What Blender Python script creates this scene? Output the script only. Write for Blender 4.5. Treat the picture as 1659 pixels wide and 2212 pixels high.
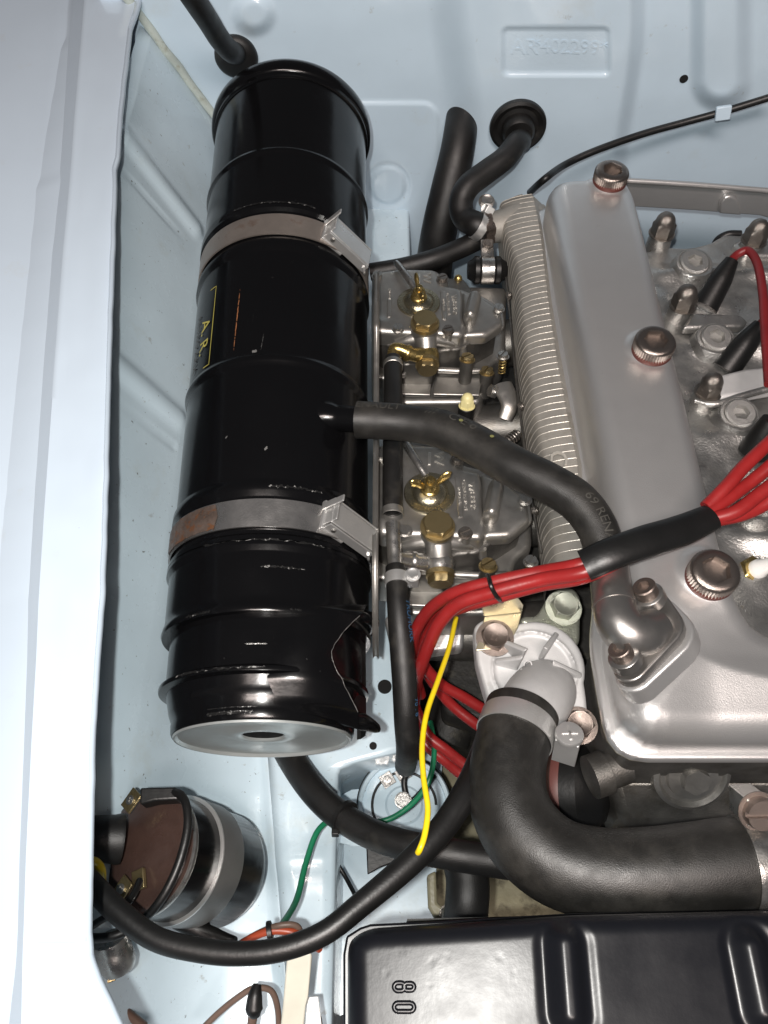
import bpy, math, random
import numpy as np
from mathutils import Vector as V, Matrix as M, noise as mnoise

random.seed(7)
for o in list(bpy.data.objects): bpy.data.objects.remove(o)
scene = bpy.context.scene
COL = scene.collection
PI = math.pi

# ------------------------------------------------------------------ camera
CAM = V((0, 0, 1.0))
FPX = 1788.6                      # focal length in pixels of a 1659 wide frame
PITCH = math.radians(60)          # looking down 60 degrees below the horizon
CA, SA = math.cos(PITCH), math.sin(PITCH)
cd = bpy.data.cameras.new('camera')
cd.sensor_fit = 'HORIZONTAL'; cd.sensor_width = 36.0; cd.lens = 36.0 * FPX / 1659.0
cd.clip_start = 0.01; cd.clip_end = 50
cam = bpy.data.objects.new('camera', cd); COL.objects.link(cam)
cam.location = CAM; cam.rotation_euler = (PI / 2 - PITCH, 0, 0)
scene.camera = cam

# ------------------------------------------------------------------ light
w = bpy.data.worlds.new('World'); scene.world = w; w.use_nodes = True
bg = w.node_tree.nodes['Background']
bg.inputs['Color'].default_value = (0.90, 0.93, 1.0, 1); bg.inputs['Strength'].default_value = 0.065
# the phone's flash, a little to the left of its lens
fl = bpy.data.lights.new('flash', 'POINT'); fl.energy = 16.5; fl.shadow_soft_size = 0.006
fl.color = (1.0, 0.975, 0.93)
flo = bpy.data.objects.new('flash', fl); COL.objects.link(flo); flo.location = CAM - V((0, math.cos(PITCH), -math.sin(PITCH))) * .06 + V((-0.026, 0.014, 0))
# unseen warm fill lamp, added overhead behind the camera to lift the firewall
gl = bpy.data.lights.new('fill_lamp', 'AREA'); gl.energy = 44; gl.shape = 'RECTANGLE'
gl.size = 1.2; gl.size_y = 0.3; gl.color = (1.0, 0.86, 0.80)
glo = bpy.data.objects.new('fill_lamp', gl); COL.objects.link(glo)
glo.location = (0.0, -0.7, 2.6)
glo.rotation_euler = (V((0.2, 0.6, 0.4)) - glo.location).to_track_quat('-Z', 'Y').to_euler()
vs = scene.view_settings
vs.view_transform = 'Standard'; vs.look = 'None'; vs.exposure = 0.0; vs.gamma = 1.0; vs.use_curve_mapping = False

# ------------------------------------------------------------------ measuring: photo pixel (1659 wide) -> place
def ray(x, y):
    u = (x - 829.5) / FPX; v = (1106 - y) / FPX
    return V((u, CA + v * SA, -SA + v * CA))
class Plane:                       # depth below the lens h = c + k*y
    def __init__(s, c, k=0.0): s.c, s.k = c, k
    def at(s, x, y, dh=0.0):
        d = ray(x, y); t = (s.c + dh) / (-d.z - s.k * d.y); return CAM + d * t
    def z(s, b, dh): return 1.0 - (s.c + s.k * b + dh)
    def n(s): return V((0, s.k, 1)).normalized()
ENG = Plane(0.446, 0.0833)         # the engine's top plane slopes down to the rear
EN = ENG.n()
def E(x, y, dh=0.0): return ENG.at(x, y, dh)
def P(x, y, h): return Plane(h).at(x, y)
def PY(x, y, Y):
    d = ray(x, y); return CAM + d * (Y / d.y)
FWD = V((0, CA, -SA))
def mpx(px, pt): return px * (pt - CAM).dot(FWD) / FPX   # pixels -> metres at a point

# ------------------------------------------------------------------ materials
MAT = {}
def mat(n, col, rough=.5, metal=0., bump=0., bscale=300., var=0., vscale=25., coat=0., dirt=None, rvar=0., spec=.5, coord='Object', trans=0.):
    m = bpy.data.materials.new(n); m.use_nodes = True; MAT[n] = m
    nt = m.node_tree; b = nt.nodes['Principled BSDF']; L = nt.links.new
    b.inputs['Base Color'].default_value = (*col, 1); b.inputs['Roughness'].default_value = rough
    b.inputs['Metallic'].default_value = metal; b.inputs['Coat Weight'].default_value = coat
    b.inputs['Coat Roughness'].default_value = .06; b.inputs['Specular IOR Level'].default_value = spec
    tc = nt.nodes.new('ShaderNodeTexCoord')
    def nz(scale, detail=4, rgh=.6):
        t = nt.nodes.new('ShaderNodeTexNoise'); t.inputs['Scale'].default_value = scale
        t.inputs['Detail'].default_value = detail; t.inputs['Roughness'].default_value = rgh
        L(tc.outputs[coord], t.inputs['Vector']); return t
    def ramp(src, a, bb):
        r = nt.nodes.new('ShaderNodeMapRange'); r.inputs[1].default_value = a; r.inputs[2].default_value = bb
        L(src, r.inputs[0]); return r
    cur = None
    if var:
        t = nz(vscale); r = ramp(t.outputs['Fac'], .3, .7); r.inputs[3].default_value = 1 - var; r.inputs[4].default_value = 1 + var
        mx = nt.nodes.new('ShaderNodeMix'); mx.data_type = 'RGBA'; mx.blend_type = 'MULTIPLY'; mx.inputs[0].default_value = 1
        mx.inputs[6].default_value = (*col, 1); L(r.outputs[0], mx.inputs[7]); cur = mx.outputs[2]
    for dd in (dirt or []):
        dc, lo, hi, sc, amt = dd
        t = nz(sc, 6, .65); r = ramp(t.outputs['Fac'], lo, hi); r.inputs[4].default_value = amt
        mx = nt.nodes.new('ShaderNodeMix'); mx.data_type = 'RGBA'
        if cur: L(cur, mx.inputs[6])
        else: mx.inputs[6].default_value = (*col, 1)
        mx.inputs[7].default_value = (*dc, 1); L(r.outputs[0], mx.inputs[0]); cur = mx.outputs[2]
    if cur: L(cur, b.inputs['Base Color'])
    if rvar:
        t = nz(vscale * 1.7); r = ramp(t.outputs['Fac'], .3, .7); r.inputs[3].default_value = max(.02, rough - rvar); r.inputs[4].default_value = rough + rvar
        L(r.outputs[0], b.inputs['Roughness'])
    if bump:
        t = nz(bscale, 3); bp = nt.nodes.new('ShaderNodeBump'); bp.inputs['Strength'].default_value = bump
        bp.inputs['Distance'].default_value = .001; L(t.outputs['Fac'], bp.inputs['Height']); L(bp.outputs[0], b.inputs['Normal'])
    return m
SPK = ((.10, .08, .05), .70, .74, 420, .9)          # specks of dirt
mat('paint', (.545, .675, .78), .20, 0, .06, 40, .04, 9, .35, [((.46, .46, .38), .60, .80, 11, .30), ((.10, .09, .07), .735, .77, 330, .9), ((.30, .30, .26), .66, .74, 60, .5)], .06)
mat('paint_clean', (.49, .58, .67), .22, 0, .08, 30, .03, 7, .5, [((.45, .45, .40), .64, .80, 22, .35), ((.15, .14, .12), .74, .77, 210, .7)], .04)
mat('paint_dirty', (.53, .655, .73), .26, 0, .10, 60, .05, 12, .25, [((.40, .42, .34), .58, .78, 14, .45), ((.30, .32, .30), .66, .72, 70, .6), ((.07, .06, .04), .665, .70, 230, .95)], .06)
mat('black_gloss', (.003, .003, .0034), .19, 0, .08, 90, 0, 20, .0, [((.13, .13, .13), .715, .74, 480, .6)], .05, .32)
mat('black_edge', (.012, .012, .012), .3, .2, .6, 500, .2, 90, 0, [((.40, .40, .39), .56, .64, 260, .85)], .1)
mat('black_satin', (.005, .0055, .0075), .33, 0, .04, 260, 0, 20, .0, [((.05, .05, .055), .68, .74, 90, .3)], .05, .42)
mat('rubber', (.0075, .0072, .007), .46, 0, .22, 1500, .25, 40, 0, [((.06, .055, .045), .55, .8, 30, .6)], .08)
mat('rubber_worn', (.0125, .012, .011), .44, 0, .20, 1400, .25, 45, 0, [((.045, .042, .037), .50, .75, 26, .7)], .1)
mat('plastic_black', (.006, .006, .006), .42, 0, .15, 300, .2, 60)
mat('cast_alu', (.66, .655, .65), .37, .80, .16, 1300, .015, 40, 0, [((.25, .24, .23), .68, .82, 45, .30), ((.05, .05, .05), .735, .76, 380, .9)], .015)
mat('elbow_metal', (.38, .365, .35), .34, .92, .08, 1200, .06, 40, 0, [((.16, .14, .12), .62, .78, 50, .4)], .06)
mat('band_grey', (.22, .22, .215), .45, .7, .15, 800, .08, 40)
mat('sealer', (.42, .48, .45), .55, 0, .5, 160, .15, 30, 0, [((.18, .17, .10), .55, .70, 60, .6)])
mat('cast_fin', (.34, .325, .295), .50, .45, .35, 1600, .12, 60, 0, [((.20, .17, .12), .56, .74, 40, .6)], .08)
mat('fin_edge', (.60, .575, .52), .38, .5, .3, 900, .1, 80)
mat('cast_head', (.44, .435, .42), .36, .88, .45, 520, .08, 45, 0, [((.20, .12, .03), .67, .74, 28, .8), ((.08, .08, .08), .60, .75, 60, .5)], .12)
mat('alu_white', (.54, .54, .54), .50, .30, .22, 1800, .06, 60, 0, [((.30, .29, .26), .62, .75, 60, .5)], .06)
mat('carb_metal', (.37, .36, .34), .37, .88, .16, 1500, .12, 60, 0, [((.16, .12, .05), .60, .75, 40, .4)], .08)
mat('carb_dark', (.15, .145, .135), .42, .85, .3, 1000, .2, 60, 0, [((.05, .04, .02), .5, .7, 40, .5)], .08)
mat('carb_letter', (.50, .49, .46), .33, .85, .2, 600)
mat('steel', (.50, .49, .47), .30, .95, .2, 500, .12, 70, 0, [((.20, .14, .10), .66, .76, 60, .5)], .1)
mat('steel_dark', (.24, .22, .20), .30, .9, .3, 700, .15, 90, 0, None, .1)
mat('cap_steel', (.30, .26, .235), .27, .95, .2, 700, .12, 90, 0, None, .06)
mat('bolt_bronze', (.26, .215, .19), .32, .9, .25, 600, .2, 90, 0, [((.10, .08, .07), .55, .7, 90, .6)], .1)
mat('zinc_plate', (.50, .52, .44), .33, .8, .4, 700, .12, 60, 0, [((.14, .24, .18), .56, .70, 60, .6)], .1)
mat('gold_zinc', (.52, .475, .34), .32, .75, .06, 900, .08, 50, 0, [((.40, .27, .10), .66, .78, 40, .4)], .06)
mat('brass', (.50, .375, .15), .27, .95, .15, 500, .12, 70, 0, [((.25, .17, .06), .58, .74, 60, .6)], .08)
mat('brass_old', (.36, .285, .15), .33, .9, .3, 600, .18, 70, 0, [((.16, .11, .05), .52, .7, 70, .6)], .1)
mat('dial', (.36, .33, .24), .27, .95, .3, 800, .14, 40, 0, [((.16, .13, .08), .6, .75, 70, .6)], .08)
mat('strap_steel', (.33, .29, .26), .38, .75, .3, 900, .10, 30, 0, [((.20, .11, .07), .58, .70, 60, .55), ((.06, .045, .035), .68, .73, 160, .7)], .1)
mat('strap_bright', (.46, .45, .44), .30, .92, .15, 900, .06, 30, 0, [((.26, .12, .06), .70, .74, 70, .8)], .08)
mat('strap_clean', (.62, .62, .61), .34, .78, .2, 900, .06, 30, 0, [((.26, .12, .06), .70, .74, 70, .8)], .08)
mat('red_lead', (.25, .014, .014), .40, 0, .12, 300, .16, 40, .0, [((.10, .012, .010), .56, .75, 45, .6)], .08)
mat('seal_brown', (.10, .035, .03), .5)
mat('strap_rust', (.16, .12, .10), .45, .6, .4, 800, .3, 120, 0, [((.24, .10, .04), .52, .60, 130, .8)], .1)
mat('red_dark', (.17, .012, .014), .42, 0, .15, 300, .15, 40)
mat('red_seal', (.10, .022, .015), .5, 0, .2, 400)
mat('yellow_wire', (.72, .54, .012), .34, 0, .1, 300, .10, 60, 0, [((.35, .26, .03), .60, .75, 70, .5)])
mat('green_wire', (.010, .16, .075), .4, 0, .05, 200, .1, 40)
mat('orange_wire', (.30, .05, .02), .4, 0, .05, 200, .1, 40)
mat('brown_wire', (.13, .085, .065), .45, 0, .1, 300, .15, 40)
mat('bakelite', (.045, .026, .021), .33, 0, .3, 200, .2, 45, 0, [((.20, .13, .10), .70, .74, 260, .6)], .08)
mat('nylon', (.62, .61, .52), .5, 0, .1, 200, .06, 40, 0, [((.40, .38, .28), .6, .8, 40, .5)])
mat('nylon_yellow', (.66, .60, .30), .4, 0, .1, 300, .08, 60)
mat('beige_grime', (.24, .22, .145), .5, 0, .6, 120, .2, 40, 0, [((.06, .05, .03), .50, .64, 45, .85)], .1)
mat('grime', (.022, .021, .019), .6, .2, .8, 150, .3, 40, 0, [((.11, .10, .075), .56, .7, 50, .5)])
mat('hole', (.004, .004, .004), .9)
mat('ink_grey', (.045, .043, .038), .6)
mat('ink_green', (.17, .17, .06), .6)
mat('ink_blue', (.035, .10, .20), .6)
mat('ink_yellow', (.42, .38, .08), .5)
mat('ceramic', (.80, .80, .78), .15)
mat('rust_scrape', (.30, .12, .05), .5, .3, .3, 600, .4, 200)
mat('bare_glint', (.34, .34, .33), .3, .7, .5, 900, .3, 300)  # bare metal, also the colour of reflections painted on the drum
mat('alu_disc', (.46, .49, .485), .34, .6, .10, 300, .08, 25, 0, [((.30, .30, .28), .66, .74, 60, .5)], .06)

# ------------------------------------------------------------------ objects
W = {}
def finish(o, me, m, parent, mw, angle, bevel):
    me.materials.append(m if not isinstance(m, str) else MAT[m])
    COL.objects.link(o)
    if parent is not None:
        o.parent = parent; o.matrix_parent_inverse = W[parent.name].inverted()
    o.matrix_basis = mw; W[o.name] = mw
    if bevel:
        b = o.modifiers.new('bevel', 'BEVEL'); b.width = bevel; b.segments = 3; b.limit_method = 'ANGLE'; b.angle_limit = math.radians(38)
        b.harden_normals = False
    return o
def tagit(o, label=None, cat=None, group=None, kind=None):
    if label: o['label'] = label
    if cat: o['category'] = cat
    if group: o['group'] = group
    if kind: o['kind'] = kind
    return o
def shade(me, angle=40):
    me.polygons.foreach_set('use_smooth', [True] * len(me.polygons))
    me.set_sharp_from_angle(angle=math.radians(angle))
def obj(name, vf, m, parent=None, mw=None, angle=40, bevel=None):
    vs_, fs = vf[0], vf[1]
    vs_ = [V(v) for v in vs_]
    if mw is None: mw = M.Identity(4)
    if parent is None and mw == M.Identity(4):
        xs = [v.x for v in vs_]; ys = [v.y for v in vs_]; zs = [v.z for v in vs_]
        loc = V(((min(xs) + max(xs)) / 2, (min(ys) + max(ys)) / 2, min(zs)))
        vs_ = [v - loc for v in vs_]; mw = M.Translation(loc)
    me = bpy.data.meshes.new(name); me.from_pydata(vs_, [], fs); me.validate(); shade(me, angle)
    o = bpy.data.objects.new(name, me)
    return finish(o, me, m, parent, mw, angle, bevel)
def thing(name, label, cat, loc, group=None, kind=None):
    o = bpy.data.objects.new(name, None); COL.objects.link(o); o.location = loc; o.empty_display_size = .01
    W[o.name] = M.Translation(V(loc)); return tagit(o, label, cat, group, kind)
PROTO = {}
def inst(name, key, m, loc, zdir, s, parent=None, spin=0., xdir=None, sz=None):
    """a part that shares the mesh data of its kind"""
    k = (key, m)
    mw = frame(loc, zdir, xdir) @ M.Rotation(spin, 4, 'Z') @ M.Diagonal((s, s, sz or s, 1))
    if k not in PROTO:
        vf = PARTS[key](); me = bpy.data.meshes.new(key); me.from_pydata([V(v) for v in vf[0]], [], vf[1]); me.validate(); shade(me, 35)
        me.materials.append(MAT[m]); PROTO[k] = me
    o = bpy.data.objects.new(name, PROTO[k]); COL.objects.link(o)
    if parent is not None: o.parent = parent; o.matrix_parent_inverse = W[parent.name].inverted()
    o.matrix_basis = mw; W[o.name] = mw
    return o
def frame(loc, z, x=None):
    z = V(z).normalized(); x = V(x) if x is not None else V((1, 0, 0))
    if abs(x.normalized().dot(z)) > .98: x = V((0, 1, 0))
    y = z.cross(x).normalized(); x = y.cross(z).normalized()
    m = M((x, y, z)).transposed().to_4x4(); m.translation = V(loc); return m
def tf(vf, mw): return [mw @ V(v) for v in vf[0]], vf[1]
def join(*vfs):
    vs_, fs = [], []
    for a, b in vfs:
        o = len(vs_); vs_ += list(a); fs += [tuple(i + o for i in f) for f in b]
    return vs_, fs

# ------------------------------------------------------------------ shapes
def rings(prof, n=32, cap0=True, cap1=True):
    """stack of rings round Z: (radius, z[, 'hex' | 'knurl' | function])"""
    vs_, fs = [], []; prev = None
    for p in prof:
        r, z = p[0], p[1]; sh = p[2] if len(p) > 2 else None
        row = []
        if r <= 1e-9:
            vs_.append((0, 0, z)); row = [len(vs_) - 1] * n
        else:
            for i in range(n):
                a = 2 * PI * i / n; q = r
                if sh == 'hex': q = r * .866 / math.cos(((a + PI / 6) % (PI / 3)) - PI / 6)
                elif sh == 'knurl': q = r * (1 + (.022 if (i // 1) % 2 else -.022))
                elif callable(sh): q = r * sh(a)
                vs_.append((q * math.cos(a), q * math.sin(a), z)); row.append(len(vs_) - 1)
        if prev:
            for i in range(n):
                j = (i + 1) % n; f = [prev[i], prev[j], row[j], row[i]]
                g = []
                for k in f:
                    if k not in g: g.append(k)
                if len(g) > 2: fs.append(tuple(g))
        elif cap0 and r > 1e-9: fs.append(tuple(reversed(row)))
        prev = row
    if cap1 and prof[-1][0] > 1e-9: fs.append(tuple(prev))
    return vs_, fs
def rnd(r0, z0, r1, z1, k=5, conv=True):
    """quarter-round from (r0,z0) to (r1,z1)"""
    out = []
    for i in range(k + 1):
        t = i / k * PI / 2
        if conv: out.append((r0 + (r1 - r0) * (1 - math.cos(t)), z0 + (z1 - z0) * math.sin(t)))
        else: out.append((r0 + (r1 - r0) * math.sin(t), z0 + (z1 - z0) * (1 - math.cos(t))))
    return out
def halfdisc(sgn, gap, r, z0, z1, n=12):
    a0 = math.asin(gap / r); pts = []
    for i in range(n + 1):
        a = a0 + (PI - 2 * a0) * i / n; pts.append((r * math.cos(a), sgn * r * math.sin(a)))
    vs_ = [(x, y, z0) for x, y in pts] + [(x * .94, y * .94 if abs(y) > gap * 1.5 else y, z1) for x, y in pts]
    k = len(pts); fs = [tuple(range(k)), tuple(range(k, 2 * k))]
    for i in range(k): j = (i + 1) % k; fs.append((i, j, j + k, i + k))
    return vs_, fs
PARTS = {
 'hexbolt': lambda: rings([(1.32, 0), (1.32, .16), (1.0, .17, 'hex'), (1.0, .70, 'hex'), (.86, .82), (.80, .82), (.74, .78), (.0, .78)], 36),
 'hexnut': lambda: rings([(1.0, 0, 'hex'), (1.0, .66, 'hex'), (.85, .78), (.62, .78), (.55, 1.05), (0, 1.05)], 36),
 'hexplug': lambda: rings([(1.12, -.3), (1.12, 0), (1.0, .02, 'hex'), (1.0, .42, 'hex'), (.87, .50), (0, .50)], 36),
 'slot': lambda: join(rings([(1.25, -.12), (1.25, 0), (1.0, 0), (1.0, .38), (0, .38)], 26), halfdisc(1, .14, 1.0, .375, .72), halfdisc(-1, .14, 1.0, .375, .72)),
 'acorn': lambda: rings([(1.22, 0), (1.22, .10), (1.08, .1, 'hex'), (1.08, 1.15, 'hex'), (.92, 1.30)] + [(.90 * math.cos(t), 1.32 + .95 * math.sin(t)) for t in (.15, .4, .65, .9, 1.15, 1.35)] + [(0, 2.27)], 36),
 'capbolt': lambda: rings([(1.0, 0, 'knurl'), (1.0, .58, 'knurl'), (.985, .66, 'knurl')] + [(.95, .74), (.90, .80), (.80, .85), (.66, .87), (.62, .87, 'hex'), (.60, .84, 'hex'), (.58, .42, 'hex'), (0, .38)], 96),
 'disc': lambda: rings([(1.0, 0), (1.0, 1.0), (0, 1.0)], 28),
 'coreplug': lambda: rings([(1.16, -.1), (1.16, .05), (1.08, .10), (1.03, .10), (1.0, .05), (.98, .05), (.95, .22), (.84, .30), (.50, .30), (.52, .30, 'hex'), (.50, -.12, 'hex'), (0, -.14)], 48),
 'socket': lambda: rings([(1.0, 0), (1.0, .95), (.92, 1.05), (.62, 1.05), (.58, 1.03, 'hex'), (.56, .55, 'hex'), (0, .5)], 36),
 'cross': lambda: join(rings([(1.0, 0), (1.0, .25), (.93, .36), (.62, .40), (0, .42)], 28), *[tf(([(-.55, -.09, .40), (.55, -.09, .40), (.55, .09, .40), (-.55, .09, .40), (-.55, -.09, .5), (.55, -.09, .5), (.55, .09, .5), (-.55, .09, .5)], BOXF), M.Rotation(a, 4, 'Z')) for a in (0, PI / 2)]),
}
BOXF = [(0, 3, 2, 1), (4, 5, 6, 7), (0, 1, 5, 4), (1, 2, 6, 5), (2, 3, 7, 6), (3, 0, 4, 7)]
def box(x, y, z):
    return [(sx * x / 2, sy * y / 2, sz * z / 2) for sz in (-1, 1) for sx, sy in ((-1, -1), (1, -1), (1, 1), (-1, 1))], BOXF
def spline(pts, k=8):
    pts = [V(p) for p in pts]; out = []; n = len(pts)
    if n == 2: return [pts[0].lerp(pts[1], i / k) for i in range(k + 1)], [i / k for i in range(k + 1)]
    par = []
    for i in range(n - 1):
        p0 = pts[i - 1] if i else pts[0] * 2 - pts[1]; p1 = pts[i]; p2 = pts[i + 1]
        p3 = pts[i + 2] if i + 2 < n else pts[-1] * 2 - pts[-2]
        for j in range(k):
            t = j / k
            out.append(.5 * ((2 * p1) + (p2 - p0) * t + (2 * p0 - 5 * p1 + 4 * p2 - p3) * t * t + (3 * p1 - p0 - 3 * p2 + p3) * t ** 3)); par.append(i + t)
    out.append(pts[-1]); par.append(n - 1.0)
    return out, par
def sweep(pts, rad, n=20, k=8, flat=1.0, hollow=0.):
    """round tube along a smooth path; flat < 1 squashes it vertically"""
    C, par = spline(pts, k)
    def R(t):
        if not isinstance(rad, (list, tuple)): return rad
        i = min(int(t), len(rad) - 2) if len(rad) > 1 else 0
        return rad[i] + (rad[i + 1] - rad[i]) * (t - i)
    if isinstance(rad, (list, tuple)) and len(pts) == 2: par = [i / k for i in range(k + 1)]
    vs_, fs, fr = [], [], []; N = None
    m = len(C)
    for i in range(m):
        T = (C[min(i + 1, m - 1)] - C[max(i - 1, 0)]).normalized()
        if N is None:
            N = V((0, 0, 1)) - T * T.z
            if N.length < .1: N = V((1, 0, 0)) - T * T.x
        N = (N - T * N.dot(T)).normalized(); B = T.cross(N); r = R(par[i]); fr.append((C[i], T, r))
        for j in range(n):
            a = 2 * PI * j / n; vs_.append(C[i] + N * (r * flat * math.cos(a)) + B * (r * math.sin(a)))
    for i in range(m - 1):
        for j in range(n):
            q = (j + 1) % n; fs.append((i * n + j, i * n + q, (i + 1) * n + q, (i + 1) * n + j))
    for i, sgn in ((0, 1), (m - 1, -1)):
        c, T, r = fr[i]
        if hollow:
            base = i * n; o = len(vs_)
            for f, dep in ((hollow, 0), (hollow, r * 1.2)):
                for j in range(n): vs_.append(c + (vs_[base + j] - c) * f + T * (dep * sgn))
            for j in range(n):
                q = (j + 1) % n
                fs.append((base + j, base + q, o + q, o + j)); fs.append((o + j, o + q, o + n + q, o + n + j))
            fs.append(tuple(range(o + n, o + 2 * n)))
        else: fs.append(tuple(range(i * n, i * n + n)))
    return vs_, fs, fr
def tube(name, pts, rad, m, parent=None, n=20, k=8, flat=1.0, hollow=0.):
    s = sweep(pts, rad, n, k, flat, hollow); o = obj(name, s, m, parent, angle=50); FR[o.name] = s[2]; return o
FR = {}
def coil_spring(a, b, r, wire, turns, n=8):
    a, b = V(a), V(b); mw = frame(a, b - a); L = (b - a).length
    pts = [mw @ V((r * math.cos(t), r * math.sin(t), L * t / (2 * PI * turns))) for t in [2 * PI * turns * i / (turns * 12) for i in range(turns * 12 + 1)]]
    return sweep(pts, wire, n, 1)
def loft(rows, close=False):
    vs_ = [p for r in rows for p in r]; n = len(rows[0]); fs = []
    for i in range(len(rows) - 1):
        for j in range(n if close else n - 1):
            q = (j + 1) % n; fs.append((i * n + j, i * n + q, (i + 1) * n + q, (i + 1) * n + j))
    return vs_, fs
def slab(top, thick, up=None):
    """polygon (places) with real thickness below it"""
    up = up or EN; k = len(top)
    vs_ = [V(p) for p in top] + [V(p) - up * thick for p in top]
    fs = [tuple(range(k)), tuple(reversed(range(k, 2 * k)))]
    for i in range(k): j = (i + 1) % k; fs.append((i, i + k, j + k, j))
    return vs_, fs

# ------------------------------------------------------------------ cast and pressed shapes
def roundpoly(p, r, n=5):
    out = []; m = len(p)
    for i in range(m):
        a, b, c = np.array(p[i - 1]), np.array(p[i]), np.array(p[(i + 1) % m])
        u = a - b; v = c - b; lu, lv = np.linalg.norm(u), np.linalg.norm(v); q = min(r, lu * .48, lv * .48)
        s, e = b + u / lu * q, b + v / lv * q
        for t in np.linspace(0, 1, n): out.append((1 - t) ** 2 * s + 2 * t * (1 - t) * b + t * t * e)
    return np.array(out)
def sdf(poly, X, Y):
    d = np.full(X.shape, 1e9); ins = np.zeros(X.shape, bool); m = len(poly)
    for i in range(m):
        ax, ay = poly[i - 1]; bx, by = poly[i]; ex, ey = bx - ax, by - ay; L = ex * ex + ey * ey
        if L < 1e-16: continue
        t = np.clip(((X - ax) * ex + (Y - ay) * ey) / L, 0, 1)
        d = np.minimum(d, (X - ax - t * ex) ** 2 + (Y - ay - t * ey) ** 2)
        c = ((ay > Y) != (by > Y)); xx = ax + (Y - ay) * ex / (ey if abs(ey) > 1e-12 else 1e-12)
        ins ^= c & (X < xx)
    d = np.sqrt(d); return np.where(ins, -d, d)
def sst(a, b, x): t = np.clip((x - a) / (b - a), 0, 1); return t * t * (3 - 2 * t)
def capsule(X, Y, a, b): 
    ex, ey = b[0] - a[0], b[1] - a[1]; L = ex * ex + ey * ey + 1e-12
    t = np.clip(((X - a[0]) * ex + (Y - a[1]) * ey) / L, 0, 1)
    return np.hypot(X - a[0] - t * ex, Y - a[1] - t * ey)
def relief(name, polys, pl, m, parent=None, dh=0., R=.004, drop=None, skirt=.01, step=.0015, rc=.004, extra=None, shift=V((0, 0, 0)), world=False, smin=0., angle=55):
    """a cast lid or pressed sheet: outline in the photo's plane pl, rounded edge R, side walls skirt deep"""
    if drop is None: drop = R
    if not isinstance(polys[0][0], (tuple, list)): polys = [polys]
    PP = []
    for p in polys:
        q = [(a, b) for a, b in p] if world else [tuple(pl.at(x, y, dh))[:2] for x, y in p]
        PP.append(roundpoly(q, rc))
    def D(X, Y):
        d = None
        for p in PP:
            s = sdf(p, X, Y)
            if d is None: d = s
            elif smin: h = np.clip(.5 + .5 * (s - d) / smin, 0, 1); d = s * (1 - h) + d * h - smin * h * (1 - h)
            else: d = np.minimum(d, s)
        return d
    allp = np.concatenate(PP); x0, y0 = allp.min(0) - step * 1.5; x1, y1 = allp.max(0) + step * 1.5
    nx, ny = int((x1 - x0) / step) + 1, int((y1 - y0) / step) + 1
    X, Y = np.meshgrid(x0 + step * np.arange(nx + 1), y0 + step * np.arange(ny + 1))
    d = D(X, Y); inside = d <= 0
    cell = inside[:-1, :-1] | inside[1:, :-1] | inside[:-1, 1:] | inside[1:, 1:]
    used = np.zeros(d.shape, bool)
    used[:-1, :-1] |= cell; used[1:, :-1] |= cell; used[:-1, 1:] |= cell; used[1:, 1:] |= cell
    mv = used & (d > 0); e = 1e-5
    for _ in range(2):
        gx = (D(X[mv] + e, Y[mv]) - D(X[mv] - e, Y[mv])) / (2 * e); gy = (D(X[mv], Y[mv] + e) - D(X[mv], Y[mv] - e)) / (2 * e)
        dd = D(X[mv], Y[mv]); X[mv] -= dd * gx; Y[mv] -= dd * gy
    d = np.minimum(D(X, Y), 0); q = np.clip((d + R) / R, 0, 1) if R > 0 else d * 0
    H = dh + drop * (1 - np.sqrt(np.maximum(0, 1 - q * q)))
    if extra is not None: H = H + extra(X, Y, d)
    Z = 1.0 - (pl.c + pl.k * Y + H)
    idx = -np.ones(d.shape, int); idx[used] = np.arange(used.sum())
    vs_ = [V((a, b, c)) + shift for a, b, c in zip(X[used], Y[used], Z[used])]
    I = np.argwhere(cell); fs = [(int(idx[i, j]), int(idx[i, j + 1]), int(idx[i + 1, j + 1]), int(idx[i + 1, j])) for i, j in I]
    if skirt:
        cnt = {}
        for f in fs:
            for a in range(4): k = (f[a], f[(a + 1) % 4]); cnt[k] = 1
        low = {}; up = pl.n()
        def lw(i):
            if i not in low: vs_.append(vs_[i] - up * skirt); low[i] = len(vs_) - 1
            return low[i]
        for (a, b) in [k for k in cnt if (k[1], k[0]) not in cnt]: fs.append((b, a, lw(a), lw(b)))
    return obj(name, (vs_, fs), m, parent, angle=angle)

def hull(pts):
    pts = sorted(set((round(a, 7), round(b, 7)) for a, b in pts)); out = []
    for seq in (pts, pts[::-1]):
        h = []
        for p in seq:
            while len(h) > 1 and (h[-1][0] - h[-2][0]) * (p[1] - h[-2][1]) - (h[-1][1] - h[-2][1]) * (p[0] - h[-2][0]) <= 0: h.pop()
            h.append(p)
        out += h[:-1]
    return out
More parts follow.
